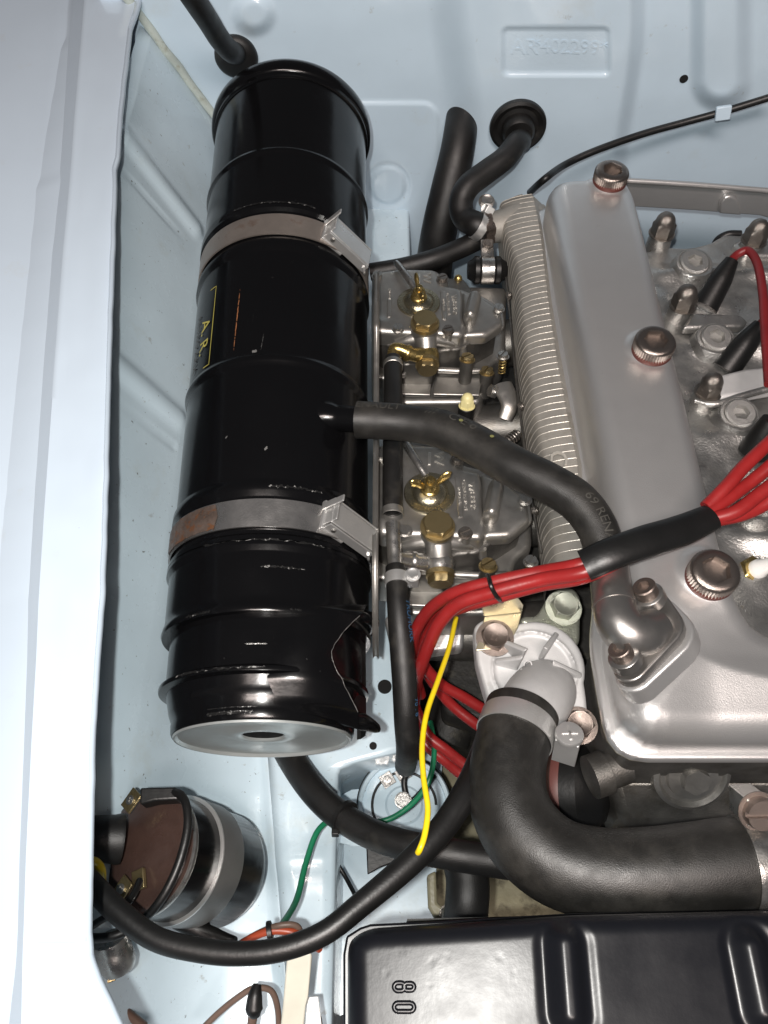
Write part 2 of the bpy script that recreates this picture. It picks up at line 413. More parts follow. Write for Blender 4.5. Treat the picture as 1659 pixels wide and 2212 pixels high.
# ------------------------------------------------------------------ lettering
TXT = {}
def glyphs(s, extrude=.0, align='CENTER', bold=0.):
    k = (s, extrude, align, bold)
    if k not in TXT:
        c = bpy.data.curves.new('t', 'FONT'); c.body = s; c.extrude = extrude; c.align_x = align; c.align_y = 'CENTER'; c.offset = bold; c.resolution_u = 3
        o = bpy.data.objects.new('t', c); COL.objects.link(o)
        dg = bpy.context.evaluated_depsgraph_get(); me = bpy.data.meshes.new_from_object(o.evaluated_get(dg))
        TXT[k] = ([tuple(v.co) for v in me.vertices], [tuple(p.vertices) for p in me.polygons])
        bpy.data.objects.remove(o); bpy.data.curves.remove(c); bpy.data.meshes.remove(me)
    return TXT[k]
def plane_text(name, s, pl, org, dx, dy, size, dh, height, m, parent, shift=V((0, 0, 0)), bold=0.):
    """raised letters lying on plane pl; dx, dy = pixel directions of the baseline and of the letters' up"""
    vs_, fs = glyphs(s, .5, 'CENTER', bold); out = []
    dx, dy = V(dx).normalized() * size, V(dy).normalized() * size
    for x, y, z in vs_:
        p = pl.at(org[0] + dx.x * x + dy.x * y, org[1] + dx.y * x + dy.y * y, dh); out.append(p + pl.n() * (height * (z + .5)) + shift)
    return obj(name, (out, fs), m, parent, angle=30)
def tube_text(name, s, fr, s0, size, theta, m, parent, flip=1, lift=.0004):
    vs_, fs = glyphs(s, 0., 'LEFT'); out = []
    acc = [0.]
    for i in range(1, len(fr)): acc.append(acc[-1] + (fr[i][0] - fr[i - 1][0]).length)
    def at(q):
        q = max(0, min(acc[-1] - 1e-6, q)); i = max(j for j in range(len(acc)) if acc[j] <= q); i = min(i, len(fr) - 2)
        t = (q - acc[i]) / max(1e-9, acc[i + 1] - acc[i]); return fr[i][0].lerp(fr[i + 1][0], t), fr[i][1].lerp(fr[i + 1][1], t).normalized(), fr[i][2] + (fr[i + 1][2] - fr[i][2]) * t
    for x, y, z in vs_:
        c, T, r = at(s0 + flip * x * size); view = (CAM - c).normalized(); nrm = (V((0, 0, 1)) - T * T.z).normalized(); sd = nrm.cross(T)
        a = theta + flip * y * size / r; out.append(c + (nrm * math.cos(a) + sd * math.sin(a)) * (r + lift))
    return obj(name, (out, fs), m, parent)
def hose_clamp(parent, c, axis, r, width, screw_dir, m='steel', teeth=True, head='hexbolt', hm='steel', sr=None):
    """worm-drive hose clip: band, housing and screw"""
    axis = V(axis).normalized(); sd = V(screw_dir); sd = (sd - axis * sd.dot(axis)).normalized(); t = axis.cross(sd).normalized()
    t_ = .0009
    prof = [(r, -width / 2), (r + t_, -width / 2), (r + t_, width / 2), (r, width / 2)]
    b = obj('hose_clamp', tf(rings([(r + .0002, -width / 2), (r + t_, -width / 2), (r + t_ * 1.1, -width / 2 + .0006), (r + t_ * 1.1, width / 2 - .0006), (r + t_, width / 2), (r + .0002, width / 2)], 40, False, False), frame(c, axis)), m, parent)
    sr = sr or width * .42; q = V(c) + sd * (r + sr)
    obj('screw_housing', tf(box(width * 1.0, sr * 1.7, sr * 2.6), frame(q, t, axis)), m, b, bevel=.0006)
    inst('clamp_screw', head, hm, q + t * sr * 1.2, t, sr, b)
    if teeth:
        vf = None
        for i in range(9):
            a = (i - 4) * .13; nrm = (sd * math.cos(a + .95 * -1) + t * math.sin(a + .95 * -1))
            bx_ = tf(box(width * .62, .0007, .0006), frame(V(c) + nrm * (r + t_ * 1.1), nrm, axis)); vf = bx_ if vf is None else join(vf, bx_)
        obj('worm_teeth', vf, m, b)
    return b

# ================================================================== SETTING: the car's body panels
def struct(o): o['kind'] = 'structure'; return o
# bay floor far below
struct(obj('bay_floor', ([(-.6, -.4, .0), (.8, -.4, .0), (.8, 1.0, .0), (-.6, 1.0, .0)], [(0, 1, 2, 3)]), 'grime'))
# --- firewall: pressed sheet with swages, chassis-number pad and bosses
FY = .80
def sm(a, b, x): t = max(0, min(1, (x - a) / (b - a))); return t * t * (3 - 2 * t)
def seg(px, py, ax, ay, bx, by):
    ex, ey = bx - ax, by - ay; t = max(0, min(1, ((px - ax) * ex + (py - ay) * ey) / (ex * ex + ey * ey + 1e-9)))
    return math.hypot(px - ax - t * ex, py - ay - t * ey)
def rrect(px, py, x0, y0, x1, y1, r):
    cx, cy = (x0 + x1) / 2, (y0 + y1) / 2; qx, qy = abs(px - cx) - (x1 - x0) / 2 + r, abs(py - cy) - (y1 - y0) / 2 + r
    return math.hypot(max(qx, 0), max(qy, 0)) + min(max(qx, qy), 0) - r
def fw_off(x, y):
    c1 = 975 + 38 * sm(0, 330, y) ; o = .020 * sm(c1 - 55, c1 + 45, x)
    c2 = 1372 - 40 * sm(40, 400, y); o -= .013 * sm(c2 - 16, c2 + 26, x)
    d = rrect(x, y, 1088, 62, 1314, 160, 10); o -= .0028 * (1 - sm(-3, 5, d))
    d = rrect(x, y, 1496, -80, 1618, 236, 60); o += .011 * (1 - sm(-34, 12, d))
    d = rrect(x, y, 640, 222, 946, 900, 34); o += .0022 * (1 - sm(-4, 5, d))
    d = abs(math.hypot(x - 838, (y - 400) * .95) - 42); o -= .0022 * (1 - sm(2, 7, d))
    d = math.hypot(x - 548, y - 30); o += .007 * (1 - sm(20, 55, d))
    o += .0010 * mnoise.noise(V((x * .009, y * .009, 0)))
    return o
def fw(x, y, lift=0.): return PY(x, y, FY - fw_off(x, y) - lift)
rows = [[fw(x, y) for x in range(215, 1790, 5)] for y in range(-30, 1000, 5)]
firewall = struct(obj('firewall', loft(rows), 'paint', angle=60))
def fw_text(s, org, dx, dy, size, lift, height, m, parent, name):
    vs_, fs = glyphs(s, .5); out = []
    dx, dy = V(dx).normalized() * size, V(dy).normalized() * size
    for x, y, z in vs_:
        px, py = org[0] + dx.x * x + dy.x * y, org[1] + dx.y * x + dy.y * y
        out.append(fw(px, py, lift + height * (z + .5)))
    return obj(name, (out, fs), m, parent, angle=30)
fw_text('AR', (1133, 103), (1, .01), (0, -1), 46, .0, .0007, 'paint', firewall, 'stamped_letters')
fw_text('*402299*', (1232, 103), (1, .04), (0, -1), 43, .0, .0007, 'paint', firewall, 'stamped_number')
hp = fw(1477, 170, .0); inst('drain_hole', 'disc', 'hole', hp + V((0, .0012, 0)), (0, -1, 0), .0042, firewall, sz=.002)

# --- inner wing: sloped wall, rounded foot, ledge
def wallpt(x, y):
    d = ray(x, y); t = -.455 / (d.x + .5 * d.z); p = d * t; return (p.y, -p.z)
RIBS = [(wallpt(268, 294), wallpt(420, 488), .0036, .015), (wallpt(250, 785), wallpt(385, 905), .0034, .015)]
GRV = [(wallpt(262, 362), wallpt(400, 522), -.0018, .0022), (wallpt(240, 862), wallpt(378, 968), -.0018, .0022)]
def wing_profile(y):
    xs = -.069 - .153 * min(y, .2); ed = -.036 + .066 * sm(.150, .172, y)
    pts = [(-.234, .452), (-.230, .456)]
    for i in range(58): h = .460 + (.570 - .460) * i / 57; pts.append((-.455 + .5 * h, h))
    pts += [(-.1625, .588), (-.156, .606), (-.149, .622), (-.141, .636), (-.130, .648), (-.118, .656), (-.106, .660)]
    pts += [(xs - .008, .6625), (xs - .003, .662), (xs, .6575), (xs + .002, .6575), (xs + .0035, .664), (xs + .008, .667)]
    for i in range(1, 6): q = i / 5; pts.append((xs + .008 + (ed - .004 - xs - .008) * q, .667 + .002 * q))
    pts += [(ed - .001, .6705), (ed, .674), (ed, .70), (ed, .86)]
    return pts
rows = []
for i in range(236):
    y = -.14 + i * .004; r = []
    for (x, h) in wing_profile(y):
        o = 0
        if .39 < h < .575:
            for a, b, am, wd in RIBS + GRV:
                d = seg(y, h, a[0], a[1], b[0], b[1]); o += am * (1 - sm(wd * .15, wd, d))
        if h > .6 : o += 0
        hh = h - .0022 * mnoise.noise(V((x * 22, y * 22, h * 10)))
        if h > .655 and h < .675:
            hh -= .004 * math.exp(-((y - .085) / .012) ** 2) * sm(-.12, -.07, x)      # dent across the ledge
        r.append(V((x + o * .9, y, 1 - hh - o * -.45)))
    rows.append(r)
inner_wing = struct(obj('inner_wing', loft(rows), 'paint_dirty', angle=60))
for (px, py, rr) in ((831, 1484, 15), (806, 1612, 8)):
    q = P(px, py, .668); inst('panel_hole', 'disc', 'hole', q + V((0, 0, -.0005)), (0, 0, 1), mpx(rr, q), inner_wing, sz=.0022)
def strip(pts, wd, m, name, parent, up=.0012):
    rows = []
    for i, (p, n, t) in enumerate(pts):
        w0 = wd * (.85 + .3 * mnoise.noise(V((i * .31, 2, 0)))); w1 = wd * (.85 + .3 * mnoise.noise(V((i * .27, 8, 0))))
        rows.append([p - t * w0 - n * .0006, p - t * w0 * .8 + n * up * .6, p + n * up, p + t * w1 * .8 + n * up * .6, p + t * w1 - n * .0006])
    return obj(name, loft(rows), m, parent, angle=70)
WN = V((.894, 0, .447)); WT = V((.447, 0, -.894))
strip([(V((-.1625 + .0015 * mnoise.noise(V((i * .1, 0, 5))), .27 + i * .006, 1 - .588)), WN, WT) for i in range(88)], .011, 'sealer', 'seam_sealer', inner_wing)
strip([(V((-.455 + .5 * (.40 + i * .0055) + .004, .7965, 1 - (.40 + i * .0055))), V((.6, -.7, .3)).normalized(), V((.7, .6, -.2)).normalized()) for i in range(40)], .006, 'sealer', 'seam_sealer', inner_wing, .003)
# bottom panel below the ledge, seen beside the radiator
struct(obj('lower_panel', slab([P(600, 1560, .80), P(960, 1560, .80), P(930, 2100, .80), P(640, 2240, .80)], .01, V((0, 0, 1))), 'paint_dirty'))
struct(obj('crossmember', slab([P(960, 1380, .86), P(1420, 1380, .86), P(1420, 2080, .80), P(900, 2080, .80)], .02, V((0, 0, 1))), 'beige_grime', bevel=.004))

# --- fender: outer skin, step, rain gutter and rolled lip
FS = [(-90, 168, 198, 296, 306), (0, 150, 183, 291, 303), (20, 148, 181, 288, 297), (60, 146, 178, 276, 283), (250, 127, 162, 254, 262), (340, 118, 156, 248, 256), (364, 116, 154, 241, 249), (400, 113, 151, 243, 250), (550, 97, 137, 237, 245), (800, 76, 118, 229, 236), (1106, 55, 96, 221, 229),
      (1300, 42, 84, 214, 222), (1420, 36, 79, 204, 212), (1600, 27, 69, 193, 201), (1850, 17, 57, 189, 196), (2010, 12, 52, 186, 193), (2060, 11, 50, 190, 197), (2110, 10, 49, 207, 214), (2160, 9, 48, 231, 238), (2212, 8, 47, 254, 261), (2290, 6, 45, 286, 293)]
def fsec(y):
    for i in range(len(FS) - 1):
        if FS[i][0] <= y <= FS[i + 1][0]:
            t = (y - FS[i][0]) / (FS[i + 1][0] - FS[i][0]); return [FS[i][k] + (FS[i + 1][k] - FS[i][k]) * t for k in (1, 2, 3, 4)]
rows = []
y = -88
while y <= 2285:
    a, b, g, e = fsec(y); wv = 1.6 * mnoise.noise(V((0, y * .02, 3)))
    hb = .430; r = []
    pa = P(a, y, hb + .0185); pb = P(b, y, hb)
    for q in range(34, 0, -1):                                  # outer skin curves away and down
        r.append(pa + V((-.013 * q, 0, .0010 * math.sin(min(q, 8) * .4) + .0003 * q - .000008 * q * q)))
    r += [pa + V((-.006, 0, .0008)), pa + V((-.002, 0, .0)), pa, pa.lerp(pb, .35), pa.lerp(pb, .75), pa.lerp(pb, .92) + V((0, 0, .0003)), pb + V((0, 0, .0005)), pb + V((.003, 0, .0003))]
    sink = .0012 * math.exp(-((y - 2031) / 5.0) ** 2)
    for q in range(1, 9):
        t = q / 9; x = b + 5 + (g - b - 5) * t; r.append(P(x, y, hb + sink + .0005 * mnoise.noise(V((x * .03, y * .012, 1)))))
    pg = P(g + wv, y, hb); pe = P(e + wv, y, hb - .002)
    r += [pg, pg + V((.0008, 0, .0014)), pe + V((-.0012, 0, .0008)), pe, pe + V((.0006, 0, -.0014)), pe + V((.0004, 0, -.0035)), pe + V((-.0012, 0, -.0042)), pe + V((-.0030, 0, -.0038)), pe + V((-.004, 0, -.004)), pe + V((-.03, 0, -.006)), pe + V((-.07, 0, -.02)), pe + V((-.08, 0, -.06))]
    rows.append(r); y += 7
struct(obj('fender', loft(rows), 'paint_clean', angle=50))

# ================================================================== AIR CLEANER
RS = .925
AX0, AX1 = V((-.0890, .740, 1 - .507)), V((-.0790, .140, 1 - .5427))
AD = (AX1 - AX0).normalized(); AL = (AX1 - AX0).length
def ax(y): return AX0.lerp(AX1, (y - AX0.y) / (AX1.y - AX0.y))
AUP = (V((0, 0, 1)) - AD * AD.z).normalized(); ARIGHT = AUP.cross(AD) * -1
if ARIGHT.x < 0: ARIGHT = -ARIGHT
def can(y, deg, r): a = math.radians(deg); r *= RS; return ax(y) + AUP * (r * math.cos(a)) + ARIGHT * (r * math.sin(a))
AF = frame(AX0, AD, V((1, 0, 0)))
def s_of(y): return (AX0.y - y) / (AX0.y - AX1.y) * AL
air = thing('air_cleaner', 'long glossy black air cleaner canister with two steel straps beside the carburettors', 'air cleaner', ax(.44) - V((0, 0, .075)))
def prof(pts):
    out = []
    for i, (y, r) in enumerate(pts):                     # holding rings keep the long plain stretches straight in reflection
        if i and abs(y - pts[i - 1][0]) > .007:
            y0, r0 = pts[i - 1]; L = abs(y - y0)
            for q in (.0012 / L, .004 / L, 1 - .004 / L, 1 - .0012 / L): out.append((y0 + (y - y0) * q, r0 + (r - r0) * q))
        out.append((y, r))
    return [(r * RS, s_of(y)) for y, r in out]
def bead(y, r, h=.0022, w=.004): return [(y + w, r), (y + w * .5, r + h * .7), (y, r + h), (y - w * .5, r + h * .7), (y - w, r)]
body = [(.700, .0765), (.66, .0765)] + bead(.607, .0765, .0018) + [(.56, .0765), (.551, .0765), (.549, .0785), (.541, .0785), (.539, .0755), (.508, .0755), (.506, .0782), (.500, .0785), (.497, .0765)] + bead(.395, .076, .0022, .005) + \
       [(.297, .0755), (.294, .0775), (.288, .0777), (.285, .0752), (.258, .0752), (.256, .0775), (.249, .0778), (.246, .0757), (.216, .0753), (.2115, .0755), (.210, .0765), (.2065, .0772), (.205, .0764), (.2055, .068)]
drum = obj('drum', tf(rings(prof(body), 128, True, True), AF), 'black_gloss', air)
obj('rear_lid', tf(rings(prof([(.724, .0), (.724, .060), (.7235, .074), (.721, .0785), (.716, .0812), (.711, .0818), (.706, .0815), (.7035, .0800), (.703, .0790), (.6995, .0785), (.6985, .0766)]), 128), AF), 'black_gloss', air)
ring = obj('intake_ring', tf(rings(prof([(.2056, .0700), (.195, .0705), (.178, .0704), (.1735, .0706), (.1715, .0748), (.1700, .0752), (.1685, .0748), (.1675, .0696), (.163, .0684), (.155, .0664), (.1500, .0642), (.148, .0644), (.1435, .0640), (.1420, .0632), (.1418, .0625)]), 128, False, False), AF), 'black_gloss', air)
disc = obj('end_cap', tf(rings(prof([(.1424, .0628), (.1405, .0618), (.1405, .0606), (.1425, .0590), (.1440, .048), (.1452, .030), (.1436, .024), (.1432, .018), (.1440, .0155)]) + [(.0135, s_of(.1452))], 96, False, False), AF), 'alu_disc', air)
obj('centre_hole', tf(rings([(.0136, s_of(.1453)), (0, s_of(.1453))], 32), AF), 'hole', disc)
# worn paint and painted highlights on raised edges, a rust scrape, painted reflections
def arc_patch(y0, y1, r, d0, d1, jag=0., n=40, lift=.0003):
    vs_, fs = [], []
    for i in range(n + 1):
        d = d0 + (d1 - d0) * i / n; j0 = y0 + jag * mnoise.noise(V((i * .6, 0, y0 * 50))); j1 = y1 + jag * mnoise.noise(V((i * .7, 9, y1 * 50)))
        if i in (0, n): j0 = j1 = (j0 + j1) / 2
        vs_ += [can(j0, d, r + lift), can(j1, d, r + lift)]
        if i: fs.append((2 * i - 2, 2 * i - 1, 2 * i + 1, 2 * i))
    return vs_, fs
wear_glints = [(.5465, .5452, .0786, -30, 25, .0014), (.2918, .2903, .0776, 4, 34, .0016), (.2525, .2518, .0777, -30, 40, .0012), (.235, .2338, .0757, 2, 26, .001),
        (.2068, .2055, .0776, -38, -22, .0012), (.2068, .2058, .0776, 18, 24, .0012), (.1706, .1696, .0752, -45, 8, .001), (.1470, .1450, .0644, -27, 2, .0004), (.1494, .1488, .0644, -27, 4, .0003)]
for a in wear_glints: obj('chip_glint', arc_patch(*a), 'black_edge', drum)
def streak(y0, y1, deg, wd, r, n=46, gap=0.):
    vs_, fs = [], []
    for i in range(n + 1):
        t = i / n; wv = wd * (.35 + .9 * abs(mnoise.noise(V((i * .9, 3, y0 * 90))))) * math.sin(PI * min(1, max(.02, t))) ** .5; dc = deg + 1.1 * t * -1 + .3 * mnoise.noise(V((i * .5, 7, 0)))
        vs_ += [can(y0 + (y1 - y0) * t, dc - wv, r + .0004), can(y0 + (y1 - y0) * t, dc + wv, r + .0004)]
        if i and mnoise.noise(V((i * .8, 1, y1 * 70))) > gap: fs.append((2 * i - 2, 2 * i - 1, 2 * i + 1, 2 * i))
    return vs_, fs
obj('rust_scrape', streak(.462, .405, -20, .55, .0764, gap=-.25), 'rust_scrape', drum)
obj('painted_glint', streak(.416, .402, -3, .25, .0764, 20, -.05), 'bare_glint', drum)  # reflections on the gloss drum, painted on as pale streaks
obj('painted_glint', streak(.322, .3185, 2.5, 1.2, .0758, 8, -.3), 'bare_glint', drum)
obj('painted_glint', streak(.3335, .3315, -21, .8, .0758, 5, -.6), 'bare_glint', drum)
obj('chip_glint', arc_patch(.4015, .3990, .078, -9, -6, .001, 6), 'bare_glint', drum)
obj('chip_glint', arc_patch(.1862, .1854, .0705, -4, 8, .0003, 10), 'bare_glint', ring)
# printed data panel on the left flank
def can_text(s, y, deg, size, r, m, parent, sp=1.):
    vs_, fs = glyphs(s, 0.); out = [can(y - vx * size, deg + math.degrees(vy * size / r), r + .0004) for vx, vy, vz in vs_]
    return obj('printed_text', (out, fs), m, parent)
can_text('A. R.', .433, -48, .017, .0765, 'ink_yellow', drum)
can_text('FILTRO ARIA', .433, -58, .0095, .0765, 'ink_grey', drum)
for (ya, yb, da, db) in ((.477, .402, -40.2, -39.6), (.477, .4763, -46, -40), (.402, .4027, -46, -40)):
    obj('printed_line', arc_patch(ya, yb, .0764, da, db, 0, 6), 'ink_yellow', drum)
# steel straps with over-centre latches
def strap(yc, wd, m, latch_deg, r):
    b = obj('strap', tf(rings([(r, s_of(yc + wd / 2)), (r * 1.0 + .0012, s_of(yc + wd / 2)), (r * 1.0 + .0012, s_of(yc - wd / 2)), (r, s_of(yc - wd / 2))], 128, False, False), AF), m, air)
    a, c = latch_deg, latch_deg + 31
    p0, p1 = can(yc + .004, a, (r + .0065) / RS), can(yc - .0045, c, (r + .0085) / RS)
    ex = (p1 - p0).normalized(); L = (p1 - p0).length; nrm = can(yc, (a + c) / 2, 1) - can(yc, (a + c) / 2, 0); nrm = (nrm - ex * nrm.dot(ex)).normalized(); ey = nrm.cross(ex)
    mw = M((ex, ey, nrm)).transposed().to_4x4(); mw.translation = (p0 + p1) / 2
    hw = wd * .52
    lever = obj('latch', tf(box(L, hw * 1.7, .0016), mw @ M.Translation((0, 0, .003))), 'strap_clean', b, bevel=.0007)
    for s in (-1, 1): obj('latch_side', tf(box(L, .0014, .0075), mw @ M.Translation((0, s * hw, -.0002))), 'strap_clean', lever, bevel=.0004)
    obj('latch_tab', tf(join(box(.0014, hw * 1.5, .013), tf(box(.0014, hw * .5, .020), M.Translation((-.002, hw * .6, .002)))), mw @ M.Translation((-L / 2 + .001, 0, .001))), 'strap_clean', lever, bevel=.0005)
    obj('latch_base', tf(box(L * .5, hw * 2.2, .004), mw @ M.Translation((-L * .28, 0, -.006))), 'strap_clean', lever, bevel=.0008)
    for s in (-1, 1): inst('rivet', 'hexplug', 'steel', mw @ V((-L * .36, s * (hw + .0008), .000)), ey * s, .0018, lever)
    # wire bail round the far end
    q = [mw @ V(v) for v in ((L * .42, -hw - .0012, .001), (L * .54, -hw - .001, -.003), (L * .60, -hw * .3, -.007), (L * .68, 0, -.013), (L * .60, hw * .3, -.007), (L * .54, hw + .001, -.003), (L * .42, hw + .0012, .001))]
    tube('wire_bail', q, .0011, 'strap_clean', lever, 8, 5)
    return b
strap(.5235, .021, 'strap_steel', 33, .0768 * RS)
strap(.2715, .020, 'strap_bright', 36, .0765 * RS)
obj('rust_patch', arc_patch(.2805, .2625, .0782, -78, -22, .001, 30), 'strap_rust', air)
# breather spigot pressed into the right-hand flank
SP0, SP1 = P(702, 903, .481), P(790, 907, .474)
tube('breather_spigot', [SP0 + V((-.012, 0, -.006)), SP0, SP0.lerp(SP1, .35), SP1], [.019, .0128, .0094, .0094], 'black_gloss', air, 28)
# air intake scoop on the front ring: a raised hood whose curled edge opens towards the engine
YM, YH = .1815, .0345
rows, edge = [], []
for i in range(33):
    t = -1 + 2 * i / 32; y = YM + YH * t; k = abs(t)
    e = 41 + 25 * k ** 1.6 + 1.2 * mnoise.noise(V((i * .55, 4, 0))); r = []
    side = 1 - sst(.80, 1.0, np.array(k)).item() if k < .999 else 0.
    for j in range(15):
        q = j / 14; d = 4 + (e - 4) * q
        lift = (.0075 * sm(0, .8, q) * (.25 + .75 * side)) + .0065 * q ** 3 * k ** 3 + (.003 * q ** 8 * k)
        r.append(can(y + .006 * t * q ** 3 * k, d, (.0697 if y > .166 else .0636 + (y - .148) / .018 * .0061) - .0012 * (1 - q) ** 4 + lift / RS))
    edge.append(r[-1]); r += [r[-1] + (ax(y) - r[-1]).normalized() * .0016, can(y, e * .9, .066)]
    rows.append(r)
scoop = obj('intake_scoop', loft(rows), 'black_gloss', air, angle=70)
obj('mouth_floor', loft([[can(YM + YH * t, d, r) for d, r in ((55, .066), (75, .069), (92, .073), (106, .075), (116, .076), (118, .074))] for t in (-1, -.9, -.6, 0, .6, .9, 1)]), 'plastic_black', scoop)
obj('bare_lip', sweep(edge[3:29], [.00012 + .0004 * abs(mnoise.noise(V((i * .45, 6, 1)))) for i in range(26)], 6, 2), 'bare_glint', scoop)
obj('mouth_wall', sweep([can(YM + .034, 50, .062), can(YM + .037, 74, .074), can(YM + .038, 92, .078), can(YM + .034, 120, .074)], [.004, .005, .005, .003], 12, 5), 'black_gloss', scoop)
obj('mouth_tail', sweep([can(YM - .032, 60, .062), can(YM - .034, 72, .074), can(YM - .0355, 82, .080), can(YM - .036, 88, .082)], [.005, .0055, .0035, .001], 12, 5), 'black_gloss', scoop)

# cast adaptor plate between canister and carburettors
pl_pts = [(.545, .53), (.535, .515), (.50, .512), (.49, .499), (.46, .498), (.445, .510), (.40, .512), (.385, .508), (.345, .508), (.335, .503), (.28, .505), (.265, .497), (.25, .497), (.232, .508), (.212, .528), (.205, .56), (.22, .60), (.52, .60), (.545, .56)]
vs_ = []; xx0, xx1 = -.0080, -.0040
top = [V((xx0, y, 1 - h)) for y, h in pl_pts]; bot = [V((xx1, y, 1 - h)) for y, h in pl_pts]; k = len(top)
tagit(obj('adaptor_plate', (top + bot, [tuple(range(k)), tuple(range(2 * k - 1, k - 1, -1))] + [(i, (i + 1) % k, k + (i + 1) % k, k + i) for i in range(k)]), 'carb_metal', bevel=.0018),
      'thin cast aluminium adaptor plate standing between the black canister and the carburettors', 'adaptor plate')

# ================================================================== CARBURETTORS
CD = .055
def C(zx, zy): return (777.7 + zx * .3125, 864.1 + zy * .3125)
def CE(zx, zy, dh=CD): return E(*C(zx, zy), dh)
def cz(px, dh=CD): return mpx(px * .3125, CE(540, 700, dh))
DELTA = E(904.3, 652.9, CD) - E(927.7, 1064, CD)
YB = V((0, -1, -.04)).normalized()
def wingnut(loc, spin, parent, s):
    b = obj('wing_nut', tf(rings([(.62, 0), (.62, .12), (.52, .2), (.46, .62), (.40, .74), (.26, .76), (.24, 1.05), (.20, 1.1), (0, 1.1)], 24), frame(loc, EN) @ M.Scale(s, 4)), 'brass', parent)
    for q in (0, PI):
        mw = frame(loc, EN) @ M.Rotation(spin + q, 4, 'Z') @ M.Scale(s, 4)
        obj('wing', tf(sweep([(.35, 0, .35), (.62, 0, .55), (.95, 0, .92), (1.22, 0, 1.08), (1.34, 0, 1.06)], [.22, .24, .34, .28, .08], 14, 5), mw @ M.Diagonal((1, .52, 1, 1))), 'brass', b)
    return b
def carburettor(sh, label, spin, front):
    base = CE(500, 700) + sh - V((0, 0, .07))
    t = thing('carburettor', label, 'carburettor', base, 'twin carburettors')
    def RL(name, pts, m, dh, R, skirt, step=.0013, rc=.003, drop=None, extra=None, parent=t):
        return relief(name, [C(*p) for p in pts], ENG, m, parent, dh, R, drop, skirt, step, rc, extra, sh)
    # cover
    c0 = CE(500, 600); 
    def ex(X, Y, d):
        o = 0 * X
        for (a, b) in ((C(150, 840), C(170, 840)),):
            p = E(*a, CD); o = o - .0018 * np.exp(-(((X - p.x) / .008) ** 2 + ((Y - p.y) / .007) ** 2))
        return o + .0003 * np.sin(X * 900) * 0
    cover = RL('cover', [(105, 335), (330, 300), (600, 305), (640, 335), (652, 430), (705, 465), (830, 492), (846, 560), (856, 800), (878, 872), (866, 930), (835, 962), (640, 950), (140, 930), (112, 895)], 'carb_metal', CD, .0055, .011, .0011, .003, None, ex)
    RL('cover_flange', [(95, 325), (330, 290), (610, 296), (650, 330), (664, 420), (712, 452), (840, 482), (868, 500), (1015, 552), (1172, 675), (1192, 836), (1046, 958), (880, 968), (850, 978), (640, 962), (130, 945), (98, 900)], 'carb_metal', CD + .0115, .0008, .003, .0016, .003)
    RL('jet_cover', [(835, 500), (1008, 562), (1158, 682), (1178, 830), (1040, 944), (850, 952)], 'carb_metal', CD + .006, .005, .006, .0012, .003)
    # float bowl and body below
    RL('float_bowl', [(120, 345), (840, 360), (1000, 600), (1120, 740), (1130, 850), (1000, 935), (880, 1010), (820, 1060), (640, 1075), (600, 1215), (340, 1210), (310, 1060), (120, 960)], 'carb_dark', CD + .0145, .002, .030, .002, .004)
    RL('barrel_casting', [(90, 330), (1185, 360), (1190, 1020), (1080, 1100), (1000, 1480), (330, 1490), (300, 1250), (90, 1240)], 'carb_metal', CD + .046, .004, .03, .0025, .006)
    # dial lid with wing nut
    p = CE(480, 648, CD) + sh; s = cz(178)
    lid = obj('filter_lid', tf(rings([(1.0, -.02), (1.0, .07), (.97, .11), (.74, .12), (.715, .085), (.69, .085), (.665, .13), (.60, .21), (.50, .27), (.36, .32), (.30, .33), (.30, .36), (0, .36)], 64), frame(p, EN) @ M.Scale(s, 4)), 'dial', t)
    wingnut(p + EN * (.33 * s), spin, lid, s * .62)
    # cast rib, pill boss, raised pads and lettering
    tube('cast_rib', [CE(292, 262, CD - .004) + sh, CE(322, 312, CD - .006) + sh, CE(395, 430, CD - .007) + sh, CE(455, 525, CD - .004) + sh], [cz(22), cz(30), cz(29), cz(30)], 'steel', t, 16)
    a, b = CE(940, 605), CE(905, 785); q = cz(56)
    ang = math.atan2((b - a).y, (b - a).x); st = [(a.x + q * math.cos(ang + PI / 2 + PI * i / 10), a.y + q * math.sin(ang + PI / 2 + PI * i / 10)) for i in range(11)] + [(b.x + q * math.cos(ang - PI / 2 + PI * i / 10), b.y + q * math.sin(ang - PI / 2 + PI * i / 10)) for i in range(11)]
    relief('vent_boss', st, ENG, 'carb_metal', t, CD - .0085, q * .95, .010, .006, .0007, .0005, None, sh, world=True)
    RL('raised_pad', [(655, 528), (698, 528), (714, 810), (678, 810)], 'carb_metal', CD - .0009, .0006, .001, .0008, .0006)
    if spin > .5:
        RL('raised_pad', [(118, 520), (152, 520), (152, 800), (118, 800)], 'carb_metal', CD - .0009, .0006, .001, .0008, .0016)
        RL('raised_pad', [(218, 610), (256, 610), (256, 790), (218, 790)], 'carb_metal', CD - .0009, .0006, .001, .0008, .0016)
    def txt(s_, x, y, size, h=.0009, bold=.01, dy=(1, -.08)): plane_text('cast_letters', s_, ENG, C(x, y), (.08, 1), dy, size * .3125, CD - .0002, h, 'carb_letter', cover, sh, bold)
    txt('WEBER', 776, 662, 58); txt('CARBURATORI', 724, 655, 31, .0006, .0); txt('BOLOGNA', 687, 668, 26, .0016, .0)
    for dx_ in (0,): plane_text('cast_emblem', 'W', ENG, C(545, 402), (0, 1), (1, 0), 90 * .3125, CD - .0002, .0008, 'carb_letter', cover, sh, .015)
    RL('emblem_bar', [(468, 360), (492, 360), (492, 446), (468, 446)], 'carb_letter', CD - .0008, .0003, .001, .0007, .0003)
    if spin > .5: plane_text('cast_letters', '40 DCOE', ENG, C(240, 560), (0, 1), (1, 0), 26 * .3125, CD - .0002, .0007, 'carb_letter', cover, sh, .0)
